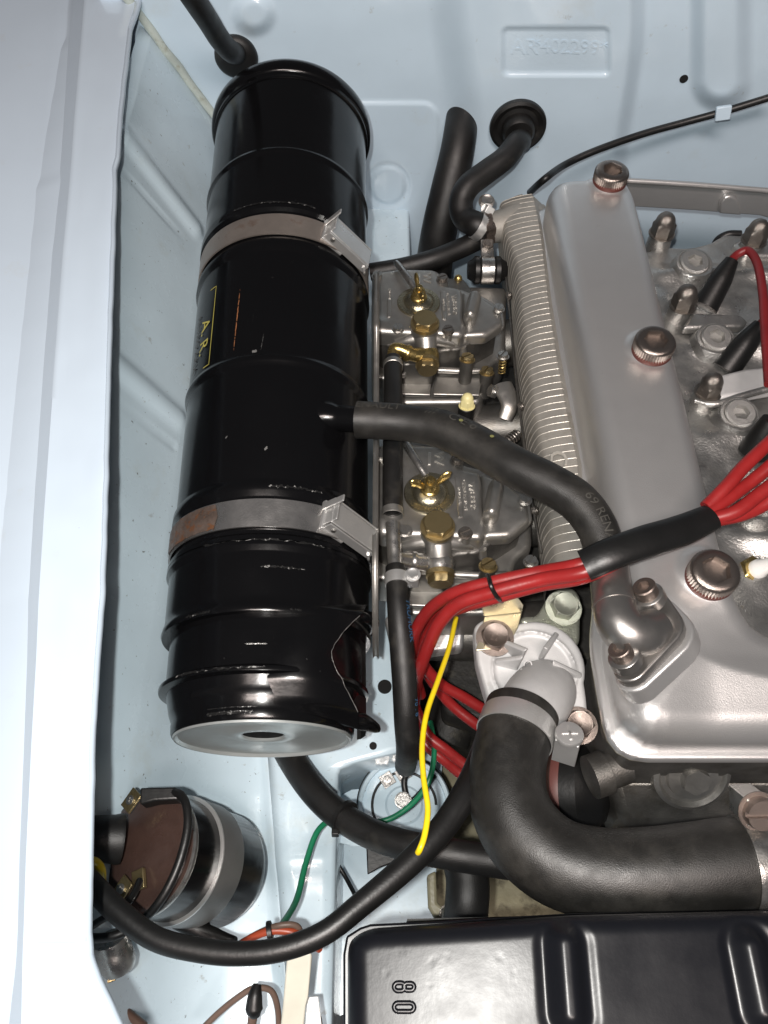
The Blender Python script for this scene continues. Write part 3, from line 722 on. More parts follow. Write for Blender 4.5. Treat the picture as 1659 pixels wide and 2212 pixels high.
    # cover screws
    for i, (x, y) in enumerate(((140, 385), (675, 412), (312, 905), (728, 922), (1140, 690))):
        q = CE(x, y, CD - (.0005 if i != 4 else -.0045)) + sh
        inst('screw', 'slot', 'steel_dark' if i % 2 else 'steel', q, EN, cz(41), t, random.uniform(.3, 2.6))
        if i in (1, 3): obj('screw_boss', tf(rings([(1.35, -6.0), (1.35, -1.3), (1.22, -.5), (1.22, 0)], 24), frame(q, EN) @ M.Scale(cz(35), 4)), 'carb_metal', t)
    # fuel inlet: tower with brass hex plug, ball union pointing forward
    q = CE(535, 890, CD - .006) + sh; s = cz(104)
    tower = obj('inlet_tower', tf(rings([(1.22, -3.6), (1.12, -2.2), (.98, -1.6), (.98, -.9), (1.1, -.5), (1.12, 0)], 40), frame(q, EN) @ M.Scale(s, 4)), 'carb_metal', t)
    inst('hex_plug', 'hexplug', 'brass_old', q + EN * (.3 * s), EN, s, t, .25)
    pc = CE(552, 1128, CD + .012) + sh; s = cz(96, CD + .01)
    obj('inlet_neck', sweep([q - EN * .006, (q + pc) / 2 + V((0, 0, -.002)), pc], [cz(100), cz(88), cz(80)], 24, 5), 'carb_metal', t)
    for x0 in (300, 770):
        obj('inlet_web', sweep([CE(535, 960, CD + .006) + sh, CE(535 + (x0 - 535) * .55, 985, CD + .009) + sh, CE(x0, 1000 if x0 > 500 else 1010, CD + .014) + sh], [cz(70), cz(55), cz(44)], 16, 5), 'carb_metal', t)
    m_ = 'brass' if front == 'elbow' else 'steel'
    un = obj('fuel_union', tf(rings([(0, -1.0), (.5, -.9), (.84, -.56), (.97, -.2), (1.0, .1), (.97, .45), (.90, .62), (.90, .72)], 36), frame(pc, YB) @ M.Scale(s, 4)), m_, t)
    obj('washer', tf(rings([(.96, .72), (.96, .86), (.5, .86)], 32), frame(pc, YB) @ M.Scale(s, 4)), 'brass', un)
    inst('banjo_bolt', 'hexplug', 'brass_old', pc + YB * (s * 1.02), YB, s * .88, t, PI / 6 * (1), V((1, 0, 0)), s * 1.15)
    # jets, idle screws and deck details in front of the bowl
    for (x, y, r, m2, hgt, tower_) in ((885, 1150, 52, 'brass_old', .072, 1), (1045, 1240, 50, 'brass_old', .084, 1)):
        q = CE(x, y, hgt) + sh; ax_ = (EN + V((.05, .30, 0))).normalized()
        inst('jet', 'slot', m2, q, ax_, cz(r), t, .7 + .4 * (x > 900))
        obj('jet_tower', tf(rings([(1.05, -4.5), (1.05, -.5), (1.2, -.4), (1.2, -.12)], 24), frame(q, ax_) @ M.Scale(cz(r), 4)), 'carb_dark', t)
    q0, q1 = CE(1165, 1235, .090) + sh, CE(1180, 1120, .072) + sh
    obj('idle_spring', coil_spring(q0, q1, .0030, .0006, 6), 'brass', t)
    inst('idle_screw', 'slot', 'steel', q1, q1 - q0, .0045, t, 1.0)
    tube('fuel_gallery', [CE(640, 1205, .088) + sh, CE(860, 1215, .088) + sh, CE(1010, 1210, .089) + sh], .0030, 'carb_metal', t, 14)
    tube('vent_pipe', [CE(845, 1030, .070) + sh, CE(850, 1090, .078) + sh], .0032, 'carb_metal', t, 14)
    obj('deck_plate', slab([CE(x, y, .092) + sh for x, y in ((620, 1250), (1000, 1265), (985, 1440), (600, 1430))], .004), 'carb_metal', t, bevel=.0012)
    obj('deck_plate', slab([CE(x, y, .094) + sh for x, y in ((350, 1225), (590, 1240), (580, 1430), (330, 1420))], .004), 'carb_metal', t, bevel=.0012)
    inst('stud_nut', 'hexnut', 'steel_dark', CE(330, 1190, .086) + sh, EN, .0048, t, .3)
    inst('stud', 'socket', 'carb_metal', CE(345, 1262, .084) + sh, EN, .0042, t, .3)
    return t
c_front = carburettor(V((0, 0, 0)), 'dark cast carburettor nearest the radiator, under the thick breather hose', .28, 'tee')
c_rear = carburettor(DELTA, 'dark cast carburettor nearest the firewall with brass elbow union', 1.75, 'elbow')
# brass elbow of the rear carburettor
def Z3(zx, zy): return (777.7 + zx * .3125, 518.5 + zy * .3125)
tube('brass_elbow', [E(*Z3(440, 800), CD + .010), E(*Z3(360, 790), CD + .004), E(*Z3(270, 755), CD), E(*Z3(235, 760), CD + .0005), E(*Z3(228, 810), CD + .002), E(*Z3(228, 860), CD + .003)], [.0075, .0058, .0054, .0052, .0048, .0046], 'brass', c_rear, 20)
obj('elbow_collar', tf(rings([(.0066, -.001), (.0072, 0), (.0072, .003), (.0064, .004)], 24), frame(E(*Z3(318, 778), CD + .003), E(*Z3(360, 790), CD + .004) - E(*Z3(270, 755), CD))), 'brass', c_rear)
inst('mixture_jet', 'acorn', 'brass', E(*Z3(676, 300), CD + .02), EN, .0042, c_rear)
# tee pipe of the front carburettor
tee = thing('fuel_tee', 'silver fuel tee pipe between the two black fuel hoses', 'pipe', CE(235, 1080, CD) - V((0, 0, .008)))
tube('pipe', [CE(225, 850, CD - .008), CE(232, 960, CD - .006), CE(238, 1080, CD - .003), CE(240, 1180, CD - .002)], .0052, 'steel', tee, 20)
tube('branch', [CE(245, 1098, CD - .001), CE(345, 1112, CD + .006), CE(470, 1125, CD + .012)], [.0048, .0058, .0070], 'steel', tee, 20)
obj('branch_collar', tf(rings([(.0066, -.0008), (.0071, 0), (.0071, .002), (.0066, .003)], 24), frame(CE(365, 1114, CD + .007), V((1, 0, -.1)))), 'steel', tee)

# throttle linkage between carburettors and manifold
lk = thing('throttle_linkage', 'dark throttle linkage with rod, levers and springs beside the ribbed manifold', 'linkage', E(1090, 760, .12))
tube('control_rod', [E(1093, 600, .085), E(1103, 700, .082), E(1116, 830, .080), E(1132, 960, .080), E(1150, 1090, .080), E(1170, 1195, .085)], .0011, 'carb_dark', lk, 8)
for (x, y) in ((1096, 640), (1122, 880), (1152, 1105)):
    inst('rod_joint', 'hexnut', 'steel_dark', E(x, y, .082), V((.8, 0, .6)), .0042, lk, .2); 
for zx, zy, dh, s in ((930, 1050, .086, .006),): inst('spindle_nut', 'hexnut', 'steel', E(*Z3(zx, zy), dh), V((-.8, -.2, .6)), s, lk)
tube('lever', [E(*Z3(985, 1000), .084), E(*Z3(1010, 1060), .085), E(*Z3(1030, 1150), .088), E(*Z3(1000, 1240), .095)], [.0085, .0088, .0070, .0060], 'carb_metal', lk, 16, flat=.45)
obj('return_spring', coil_spring(E(*Z3(960, 1180 + 260), .09), E(1118, 938, .09), .0042, .0008, 8), 'steel_dark', lk)
inst('nylon_cap', 'acorn', 'nylon_yellow', E(*Z3(738, 1150), .088), (EN + V((0, .25, 0))).normalized(), .0058, lk)
obj('cap_socket', tf(rings([(1.15, -3), (1.15, .2), (1.05, .3)], 24), frame(E(*Z3(735, 1165), .090), (EN + V((0, .25, 0))).normalized()) @ M.Scale(.0062, 4)), 'plastic_black', lk)
# throttle lever clamp behind the rear carburettor
def Z8(zx, zy): return (967.8 + zx * .15625, 483.9 + zy * .15625)
br = thing('linkage_pivot', 'silver band pivot with black rubber bushes by the hose neck', 'pivot', E(*Z8(540, 800), .14))
pc = E(*Z8(540, 640), .09)
obj('pivot_band', tf(rings([(.0125, -.0065), (.0135, -.006), (.0135, .006), (.0125, .0065)], 32), frame(pc, (1, 0, 0))), 'steel', br)
for s in (-1, 1): obj('rubber_bush', tf(rings([(.0115, 0), (.0135, .002), (.0135, .006), (.011, .008), (.008, .013), (0, .013)], 28), frame(pc + V((s * .0062, 0, 0)), (s, 0, 0))), 'plastic_black', br)
obj('pivot_strap', tf(box(.0125, .024, .003), frame(pc + V((0, .016, .010)), (0, -.35, 1))), 'steel', br, bevel=.001)
inst('pivot_bolt', 'hexnut', 'steel_dark', pc + V((0, .020, .013)), (0, -.35, 1), .0058, br)

# ================================================================== INTAKE MANIFOLD (ribbed)
man = thing('intake_manifold', 'finned grey cast manifold running alongside the smooth cam cover', 'manifold', E(1160, 800, .14))
ST = [(386, 1090, 1098, 1132, 1146), (394, 1076, 1087, 1143, 1160), (408, 1067, 1080, 1150, 1170), (440, 1064, 1080, 1157, 1180), (480, 1072, 1088, 1165, 1188), (520, 1084, 1102, 1171, 1194), (560, 1091, 1114, 1176, 1199), (640, 1097, 1122, 1185, 1213), (760, 1106, 1135, 1203, 1240), (870, 1118, 1149, 1223, 1264), (1000, 1142, 1172, 1250, 1282), (1090, 1152, 1182, 1252, 1290), (1210, 1166, 1196, 1262, 1304)]
DHS = [.150, .112, .098, .078, .0615, .0560, .0530, .0508, .050, .0512, .066, .080, .12]
SW = []
for (y, l, rl, r, f) in ST:
    w_ = E(r, y, .05); px = [l - 2, l, l + (rl - l) * .12, l + (rl - l) * .42, rl, rl + (r - rl) * .25, rl + (r - rl) * .5, rl + (r - rl) * .8, r - 2, r, f, f + 2, f + 4]
    SW.append((w_.y, [E(p, y, d).x for p, d in zip(px, DHS)]))
def man_row(y, lift=0.):
    if y >= SW[0][0]: xs = SW[0][1]
    elif y <= SW[-1][0]: xs = SW[-1][1]
    else:
        for i in range(len(SW) - 1):
            if SW[i][0] >= y >= SW[i + 1][0]:
                t = (SW[i][0] - y) / (SW[i][0] - SW[i + 1][0]); xs = [a + (b - a) * t for a, b in zip(SW[i][1], SW[i + 1][1])]; break
    end = sm(.672, .706, y)
    return [V((x, y, 1 - (ENG.c + ENG.k * y + d + .018 * end ** 2 * (1 if d < .1 else 0) - lift))) for x, d in zip(xs, DHS)]
ys = [.7075, .705, .702, .698] + [.694 - .006 * i for i in range(74)]
rr = [man_row(y) for y in ys]; rr = [[p + V((0, .0, -.04)) for p in rr[0]]] + rr
# smooth each cross-section
def smooth_row(r): return spline(r, 4)[0]
obj('casting', loft([smooth_row(r) for r in rr]), 'cast_fin', man, angle=60)
y = .700; i = 0
while y > .262:
    r = smooth_row(man_row(y, .0))[5:random.choice((35, 36, 36, 37))]
    tube('fin', [p + EN * .00005 for p in r], .00022 + .00018 * random.random(), 'fin_edge', man, 6, 1)
    y -= .0073 + random.uniform(-.0005, .0005); i += 1
# cast letters on the top
for (s, px, py, sz) in (('C', 1196, 990, 40), ('D', 1186, 930, 30)):
    pass
plane_text('cast_letter', 'C', ENG, (1204, 992), (.2, 1), (1, -.12), 52, .0495, .0012, 'fin_edge', man)
# hose neck
n0, n1 = E(1126, 480, .072), E(1054, 494, .071)
neck = tube('hose_neck', [n0 + V((.012, 0, -.006)), n0, n0.lerp(n1, .5), n1], [.0235, .0205, .0165, .0142], 'cast_fin', man, 32)
obj('neck_nut', tf(rings([(.0165, 0, 'hex'), (.0165, .008, 'hex'), (.0140, .009)], 36), frame(n1 + (n1 - n0).normalized() * -.002, n1 - n0)), 'bolt_bronze', man)
inst('sender_bolt', 'hexbolt', 'steel', E(1051, 436, .062), (EN + V((0, -.4, 0))).normalized(), .0062, man)
inst('bleed_screw', 'hexnut', 'carb_metal', E(1050, 568, .085), EN, .005, man)

# ================================================================== CAM COVER
cc = thing('cam_cover', 'smooth satin silver cam cover with knurled bolts and red sealing washers', 'cam cover', V((.2, .40, 1 - .56)))
LEG = [(.1525, .660), (.2345, .660), (.2300, .45), (.2235, .205), (.26, .190), (.60, .200), (.60, .1265), (.1425, .1265), (.1415, .195), (.1515, .225), (.1520, .40)]
def cov_extra(X, Y, d):
    o = .006 * sst(.205, .175, Y) * sst(.15, .20, X) + .013 * (sst(-.062, .004, d) ** 1.0) * sst(.215, .175, Y) * sst(.50, .30, X)
    o += .006 * np.exp(-((Y - .196) / .011) ** 2) * sst(.185, .235, X)          # valley between leg and front dome
    o += .0024 * ((X - .193) / .04) ** 2 * sst(.21, .25, Y)                      # crowned leg
    for (bx, by) in ((.207, .647), (.206, .431), (.2055, .230)):
        r = np.hypot(X - bx, Y - by); o -= .0038 * (1 - sst(.0135, .021, r))
    return o + .0004 * np.sin(Y * 31 + 2) * np.cos(X * 40)
cover = relief('cover_casting', [LEG], ENG, 'cast_alu', cc, .010, .0165, .020, .022, .0018, .024, cov_extra, world=True, angle=70)
FL = [(.1450, .6675), (.2370, .6670), (.2330, .45), (.2265, .206), (.26, .194), (.60, .204), (.60, .1210), (.1375, .1210), (.1360, .20), (.1440, .230), (.1445, .40)]
relief('cover_flange', [FL], ENG, 'cast_alu', cc, .0535, .0012, .0012, .005, .0025, .024, None, world=True)
relief('gasket', [[(a + (.0015 if a > .3 else 0), b) for a, b in FL]], ENG, 'beige_grime', cc, .0590, .0003, .0003, .0016, .003, .024, None, world=True)
for (x, y, s) in ((1318, 386, .0147), (1410, 752, .0147), (1536, 1245, .0147)):
    q = E(x, y, .0045)
    b = inst('cover_bolt', 'capbolt', 'cap_steel', q, (EN + V((.0, -.10, 0))).normalized(), s * 1.04, cc, random.uniform(0, 1), None, s * .80)
    obj('red_washer', tf(rings([(s * 1.02, -.0045), (s * 1.055, -.003), (s * 1.055, -.0004), (s * 1.03, .0004)], 48), frame(q, EN)), 'red_seal', b)

# ================================================================== CYLINDER HEAD (valley between the cam covers)
hd = thing('cylinder_head', 'rough cast aluminium cylinder head with acorn nuts and hex core plugs', 'cylinder head', V((.30, .40, .36)))
def head_extra(X, Y, d):
    o = 0 * X
    for k in range(4):
        yc = .575 - .100 * k
        o -= .008 * np.exp(-((Y - yc - .02) / .012) ** 2) * sst(.245, .29, X)
        o += .012 * np.exp(-(((Y - yc + .035) / .022) ** 2 + ((X - .30) / .03) ** 2))
    return o + .0016 * np.sin(X * 130 + Y * 60) * np.cos(Y * 90)
relief('casting', [[(.222, .625), (.285, .640), (.315, .640), (.345, .66), (.60, .66), (.60, .195), (.222, .195)]], ENG, 'cast_head', hd, .080, .006, .006, .05, .003, .012, head_extra, world=True)
def Z5(zx, zy): return (1123.3 + zx * .3229, 345.6 + zy * .3229)
for (zx, zy, px) in ((1165, 690, 36), (1310, 1195, 38), (1470, 1700, 39), (1610, 2290, 40)):
    q = E(*Z5(zx, zy), .069); inst('core_plug', 'coreplug', 'cast_head', q, (EN + V((.0, -.22, 0))).normalized(), mpx(px * .92, q), hd, random.uniform(0, 1), None, mpx(px * .8, q)); obj('plug_boss', tf(rings([(1.6, -1.4), (1.30, -.4), (1.12, -.06)], 40), frame(q, EN) @ M.Scale(mpx(px, q), 4)), 'cast_head', hd)
for (zx, zy, px) in ((955, 420, 23), (1570, 465, 23), (1095, 900, 24), (1265, 1480, 24)):
    q = E(*Z5(zx - 8, zy + 75), .070); b = inst('acorn_nut', 'acorn', 'steel_dark', q, EN, mpx(px, q), hd, random.uniform(0, 1))
    obj('nut_boss', tf(rings([(.0125, -.03), (.0115, -.008), (.0098, 0)], 24), frame(q, EN)), 'cast_head', hd)
# ridges and ears of the casting
tube('casting_ridge', [E(*Z5(1170, 1610), .072), E(*Z5(1300, 1635), .070), E(*Z5(1480, 1580), .068), E(*Z5(1700, 1520), .066)], [.002, .003, .003, .003], 'cast_head', hd, 12)
obj('casting_web', slab([E(*Z5(x, y), .070) for x, y in ((1150, 1020), (1470, 1030), (1530, 1075), (1490, 1110), (1090, 1120))], .01), 'cast_head', hd, bevel=.003)
obj('casting_web', slab([E(*Z5(x, y), .068) for x, y in ((1340, 1430), (1500, 1390), (1720, 1370), (1720, 1530), (1480, 1575), (1330, 1590))], .012), 'alu_white', hd, bevel=.004)
obj('casting_ear', slab([E(*Z5(x, y), .074) for x, y in ((1420, 560), (1480, 520), (1640, 480), (1720, 560), (1720, 640), (1500, 640))], .02), 'cast_head', hd, bevel=.004)
tagit(tube('rear_seal', [PY(1600, 506, .69), PY(1572, 507, .69), PY(1550, 520, .69), PY(1540, 545, .69), PY(1536, 570, .69)], .0042, 'plastic_black', None, 12), 'bent black rubber moulding behind the rear right acorn nut', 'moulding')
# lifting eye / rear bracket behind the head
bk = [PY(1352, 390, .70), PY(1500, 399, .70), PY(1700, 415, .70), PY(1700, 482, .70), PY(1640, 466, .70), PY(1500, 455, .70), PY(1352, 446, .70)]
brk = tagit(obj('rear_bracket', slab(bk, .004, V((0, -1, 0))), 'cast_alu', bevel=.0015), 'silver strip bracket spanning behind the cylinder head below the black cable', 'bracket')
tube('folded_rim', [PY(1350, 390, .697), PY(1500, 399, .697), PY(1700, 415, .697)], .0028, 'cast_alu', brk, 10)
ar = [PY(1553, 462, .694), PY(1556, 438, .694), PY(1566, 426, .694), PY(1580, 424, .694), (PY(1592, 430, .694)), PY(1598, 445, .694), PY(1602, 466, .694)]
obj('stiffening_boss', slab(ar, .006, V((0, -1, 0))), 'cast_alu', brk, bevel=.002)

# spark plugs with boots and red leads of the head
def plug_lead(a, b, r0, r1, path, label, m):
    t = thing('plug_lead', label, 'ignition lead', a - V((0, 0, .01)), 'plug leads over the cylinder head')
    tube('boot', [a, a.lerp(b, .6), b], [r0, r0 * .85, r1], 'plastic_black', t, 20)
    tube('lead', path, .0038, m, t, 16)
    return t
b0, b1 = E(*Z5(1235, 985), .078), E(*Z5(1418, 668), .048)
plug_lead(b0, b1, .0122, .0062, [b1 - (b1 - b0) * .1, b1, E(*Z5(1465, 625), .040), E(*Z5(1530, 610), .036), E(*Z5(1590, 700), .034), E(*Z5(1625, 900), .032), E(*Z5(1640, 1150), .032), E(*Z5(1665, 1500), .030)], 'dark red lead arching out of the rearmost black plug boot', 'red_dark')
b0, b1 = E(*Z5(1370, 1410), .080), E(*Z5(1610, 1100), .050)
plug_lead(b0, b1, .0122, .0062, [b1 - (b1 - b0) * .1, b1, E(*Z5(1665, 1040), .040), E(*Z5(1720, 1040), .036)], 'plug lead with long black boot below the middle core plug', 'red_dark')
b0, b1 = E(*Z5(1560, 1960), .080), E(*Z5(1690, 1740), .050)
plug_lead(b0, b1, .0125, .0085, [b1 - (b1 - b0) * .1, b1, E(*Z5(1740, 1680), .045), E(*Z5(1800, 1600), .04)], 'plug lead with fat black boot beside the rusty core plug', 'red_dark')
def spark_plug(p, d, s, label):
    t = thing('spark_plug', label, 'spark plug', p)
    obj('plug_body', tf(rings([(1.25, -.5), (1.25, 0), (1.0, .05, 'hex'), (1.0, .9, 'hex'), (.85, 1.0), (.62, 1.0)], 36), frame(p, d) @ M.Scale(s, 4)), 'brass', t)
    obj('insulator', tf(rings([(.62, 1.0), (.62, 1.4), (.52, 1.55), (.42, 2.6), (.25, 2.65), (.25, 3.0), (0, 3.0)], 24), frame(p, d) @ M.Scale(s, 4)), 'ceramic', t)
spark_plug(E(1610, 1240, .092), V((.35, -.15, 1)), .0115, 'brass and white spark plug beside the front cover bolt')
spark_plug(E(1577, 1010, .098), V((.55, .25, .9)), .0085, 'oily brass spark plug half hidden under the red leads')

# ================================================================== BREATHER ELBOW on the cam cover
def Z6(zx, zy): return (1123.3 + zx * .3229, 907.3 + zy * .3229)
el = thing('breather_elbow', 'satin metal breather elbow bolted to the cam cover with two socket screws', 'elbow', E(1340, 1370, .05))
elr = mpx(43, E(1330, 1320, .02))
tube('elbow_tube', [E(*Z6(598, 985), -.006), E(*Z6(612, 1120), -.009), E(*Z6(630, 1240), -.011), E(*Z6(655, 1345), -.012), E(*Z6(725, 1425), -.011), E(*Z6(820, 1432), -.009), E(*Z6(900, 1400), -.004)], [elr * .92, elr * .95, elr, elr * 1.05, elr * 1.08, elr * 1.05, elr * 1.0], 'elbow_metal', el, 36)
tube('cast_ring', [E(*Z6(629, 1235), -.0109), E(*Z6(633, 1252), -.0111)], elr * 1.045, 'elbow_metal', el, 36)
s1, s2 = E(*Z6(862, 1180), -.0085), E(*Z6(700, 1592), -.0085); fc_ = E(*Z6(905, 1395), -.004)
fd = (s1 - s2).normalized(); fn = V((-.66, -.12, .74)); fn = (fn - fd * fn.dot(fd)).normalized(); fb = fn.cross(fd)
def flange(r1, r2, back, thick, m, name, bev):
    pts = []
    for c, r in ((s1, r1), (s2, r1), (fc_, r2)):
        o = c - fc_
        for q in range(20): a = 2 * PI * q / 20; pts.append((o.dot(fd) + r * math.cos(a), o.dot(fb) + r * math.sin(a)))
    return obj(name, slab([fc_ + fd * a + fb * b - fn * back for a, b in hull(pts)], thick, fn), m, el, bevel=bev)
flange(.0100, .0165, -.001, .007, 'elbow_metal', 'elbow_flange', .0012)
flange(.0118, .0205, .0062, .014, 'cast_alu', 'flange_pad', .0015)
for q in (s1, s2):
    obj('screw_boss', tf(rings([(.0096, -.004), (.0092, .002), (.0086, .0025)], 28), frame(q, fn)), 'elbow_metal', el)
    inst('socket_screw', 'socket', 'bolt_bronze', q + fn * .0024, fn, mpx(25, q), el, .3, None, mpx(26, q))

# ================================================================== FRONT OF THE ENGINE below the cam cover
ef = thing('timing_case', 'grey timing case with round plug below the front edge of the cam cover', 'timing case', V((.24, .10, .30)))
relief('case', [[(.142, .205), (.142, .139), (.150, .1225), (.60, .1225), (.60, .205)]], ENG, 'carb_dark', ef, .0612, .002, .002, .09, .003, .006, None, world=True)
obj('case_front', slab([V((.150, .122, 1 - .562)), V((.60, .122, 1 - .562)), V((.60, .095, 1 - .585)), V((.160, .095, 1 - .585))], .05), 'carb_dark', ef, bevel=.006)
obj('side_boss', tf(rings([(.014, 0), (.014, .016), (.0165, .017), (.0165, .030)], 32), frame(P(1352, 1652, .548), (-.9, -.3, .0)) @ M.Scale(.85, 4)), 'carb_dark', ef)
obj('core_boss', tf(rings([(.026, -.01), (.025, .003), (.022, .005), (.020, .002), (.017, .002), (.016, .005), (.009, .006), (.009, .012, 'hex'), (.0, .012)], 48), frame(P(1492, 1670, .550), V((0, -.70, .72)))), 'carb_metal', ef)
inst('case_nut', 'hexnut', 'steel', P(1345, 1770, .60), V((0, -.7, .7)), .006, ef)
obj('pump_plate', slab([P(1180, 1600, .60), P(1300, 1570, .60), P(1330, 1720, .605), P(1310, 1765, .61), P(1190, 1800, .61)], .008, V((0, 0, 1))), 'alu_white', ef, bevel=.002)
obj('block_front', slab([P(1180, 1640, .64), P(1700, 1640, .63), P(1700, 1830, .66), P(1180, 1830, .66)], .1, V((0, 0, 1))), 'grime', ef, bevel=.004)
for (x0, x1, y, h) in ((1390, 1490, 1755, .60), (1490, 1560, 1770, .61)):
    obj('front_lug', slab([P(x0, y - 20, h), P(x1, y - 30, h), P(x1, y + 20, h), P(x0, y + 30, h)], .03, V((0, 0, 1))), 'grime', ef, bevel=.004)
dst = thing('distributor', 'dark brown capped distributor half hidden behind the radiator hose', 'distributor', P(1230, 1700, .66))
dp, dd = P(1190, 1705, .60), V((.75, -.1, .35)).normalized()
obj('cap', tf(rings([(.030, -.02), (.030, .002), (.0315, .003), (.0315, .007), (.028, .009)], 48), frame(dp, dd)), 'bakelite', dst)
obj('gasket_ring', tf(rings([(.0312, .007), (.0318, .010), (.0312, .013)], 48), frame(dp, dd)), 'seal_brown', dst)
obj('housing', tf(rings([(.0305, .013), (.0305, .024), (.020, .036), (.010, .04), (0, .04)], 48), frame(dp, dd)), 'plastic_black', dst)
ear = obj('mounting_ear', slab([P(1238, 1640, .592), P(1268, 1660, .592), P(1316, 1738, .594), P(1300, 1762, .594), P(1225, 1772, .596)], .006, V((0, 0, 1))), 'plastic_black', dst, bevel=.0015)
inst('ear_screw', 'socket', 'steel', P(1299, 1740, .593), V((0, 0, 1)), .0042, dst)

# ================================================================== THERMOSTAT HOUSING
th = thing('thermostat_housing', 'pale grey ribbed thermostat housing with maker stamp and rubber hose', 'housing', P(1155, 1447, .60))
HP = Plane(.545)
def Z7(zx, zy): return (604.9 + zx * .4166, 1209.7 + zy * .4166)
cirp = [Z7(1318 + 268 * math.cos(a), 575 + 262 * math.sin(a)) for a in [2 * PI * i / 40 for i in range(40)]]
ear1 = [Z7(*p) for p in ((1005, 340), (1060, 300), (1180, 330), (1250, 600), (1090, 770), (1020, 520))]
ear2 = [Z7(*p) for p in ((1560, 520), (1590, 700), (1600, 820), (1610, 880), (1560, 925), (1480, 920), (1380, 800))]
cq = HP.at(*Z7(1318, 575)); rq = mpx(268 * .4166, cq)
def th_extra(X, Y, d):
    r = np.hypot(X - cq.x, Y - cq.y)
    return -.0016 * (1 - sst(.0, .0018, np.abs(r - rq * .80))) + .0015 * sst(.85, .70, r / rq)
relief('housing_plate', [cirp, ear1, ear2], HP, 'alu_white', th, 0, .003, .003, .012, .0010, .004, th_extra)
for a, l in ((.95, 1.0), (-.12, 1.0), (2.35, .95), (2.9, .8)):
    dirv = V((math.cos(a), math.sin(a), 0)); c = cq + V((-.001, .0, 0)); nrm = V((-dirv.y, dirv.x, 0))
    pts = [c + dirv * .010 + V((0, 0, .022)), c + dirv * (rq * .93 * l) + V((0, 0, .003)), c + dirv * (rq * .9 * l) + V((0, 0, -.006)), c + dirv * .010 + V((0, 0, -.006))]
    obj('rib', ([p + nrm * .0018 for p in pts] + [p - nrm * .0018 for p in pts], [(0, 1, 2, 3), (7, 6, 5, 4), (0, 4, 5, 1), (1, 5, 6, 2), (2, 6, 7, 3), (3, 7, 4, 0)]), 'alu_white', th, bevel=.0012)
nk = [P(*Z7(1385, 655), .558), P(*Z7(1370, 680), .545), P(*Z7(1335, 725), .531), P(*Z7(1295, 785), .520), P(1122, 1560, .514)]
spout = tube('outlet_spout', nk, [.0185, .0215, .0222, .0220, .0215], 'alu_white', th, 36)
plane_text('stamp', 'CARELLO', Plane(.524), Z7(1235, 640), (-.55, 1), (-.9, -.5), 26, 0, .0008, 'alu_white', spout)
for (zx, zy, sp) in ((1112, 410, .2), (1545, 862, .4)):
    q = HP.at(*Z7(zx, zy)) + V((0, 0, .001)); inst('housing_bolt', 'hexbolt', 'bolt_bronze', q, V((0, -.05, 1)), mpx(31, q), th, sp)
    plane_text('bolt_mark', '8.8', Plane(.536), Z7(zx, zy - 6), (.95, .3), (.3, -.95), 13, 0, .0006, 'bolt_bronze', th)
# lug with big green-tinged bolt behind it
lug = thing('bolted_lug', 'greenish plated hex bolt on a cast lug above the pale housing', 'bolt', P(1216, 1330, .58))
relief('lug', [Z7(*p) for p in ((1390, 190), (1430, 150), (1520, 140), (1560, 190), (1555, 420), (1530, 460), (1240, 320), (1260, 290), (1330, 290))], Plane(.553), 'zinc_plate', lug, 0, .002, .002, .02, .0014, .004)
q = P(1216, 1315, .550); inst('plated_bolt', 'hexbolt', 'zinc_plate', q, V((.04, -.05, 1)), mpx(30, q), lug, .3, None, mpx(36, q))
# gold passivated tab holding the leads
gt = thing('lead_bracket', 'gold passivated tab bracket carrying the red leads', 'bracket', P(1080, 1340, .55))
g1 = [P(*Z7(*p), .5425) for p in ((1015, 470), (1040, 380), (1060, 290), (1150, 275), (1255, 270), (1235, 350), (1190, 430), (1130, 460))]
obj('tab_flat', slab(g1, .0016, V((0, 0, 1))), 'gold_zinc', gt, bevel=.0006)
g2 = [P(*Z7(*p), h) for p, h in (((1055, 292), .5415), ((1256, 270), .5415), ((1262, 235), .522), ((1230, 190), .512), ((1060, 210), .512), ((1045, 235), .522))]
obj('tab_upright', slab(g2, .0016, V((0, -.7, .7))), 'gold_zinc', gt, bevel=.0006)

# ================================================================== HOSES AND CABLES
bh = thing('breather_hose', 'thick black breather hose with printed letters running from canister to elbow', 'hose', E(1050, 960, .05))
bp = [P(772, 907, .475), P(820, 909, .473), P(890, 915, .470), P(955, 927, .466), P(1030, 962, .462), P(1110, 1008, .456), P(1190, 1046, .452), P(1248, 1084, .451), P(1287, 1135, .452), P(1305, 1190, .454), P(1313, 1236, .457)]
rads = [mpx(r, p) for r, p in zip((41, 40, 40, 42, 44, 45, 44, 45, 44, 42, 40), bp)]
h = tube('hose', bp, rads, 'rubber_worn', bh, 40, 8, hollow=.80)
F = FR[h.name]
tube_text('printed_text', 'ENAULT', F, .000, .0085, .28, 'ink_grey', h, 1)
tube_text('printed_text', '///   C E o', F, .050, .0095, .25, 'ink_grey', h, 1)
tube_text('printed_text', '69 RENAULT', F, .172, .0085, .12, 'ink_grey', h, 1)
tube_text('printed_text', 'C E', F, .262, .0095, .25, 'ink_grey', h, 1)
tube_text('printed_text', 'K o', F, .300, .0085, .15, 'ink_grey', h, 1)
for s0, th_ in ((.0725, .33), (.0985, .30), (.271, .2), (.283, .15), (.288, .12)):
    vs_, fs_ = [], []
    tube_text('paint_dot', '.', F, s0, .024, th_ + .35, 'ink_green', h, 1)
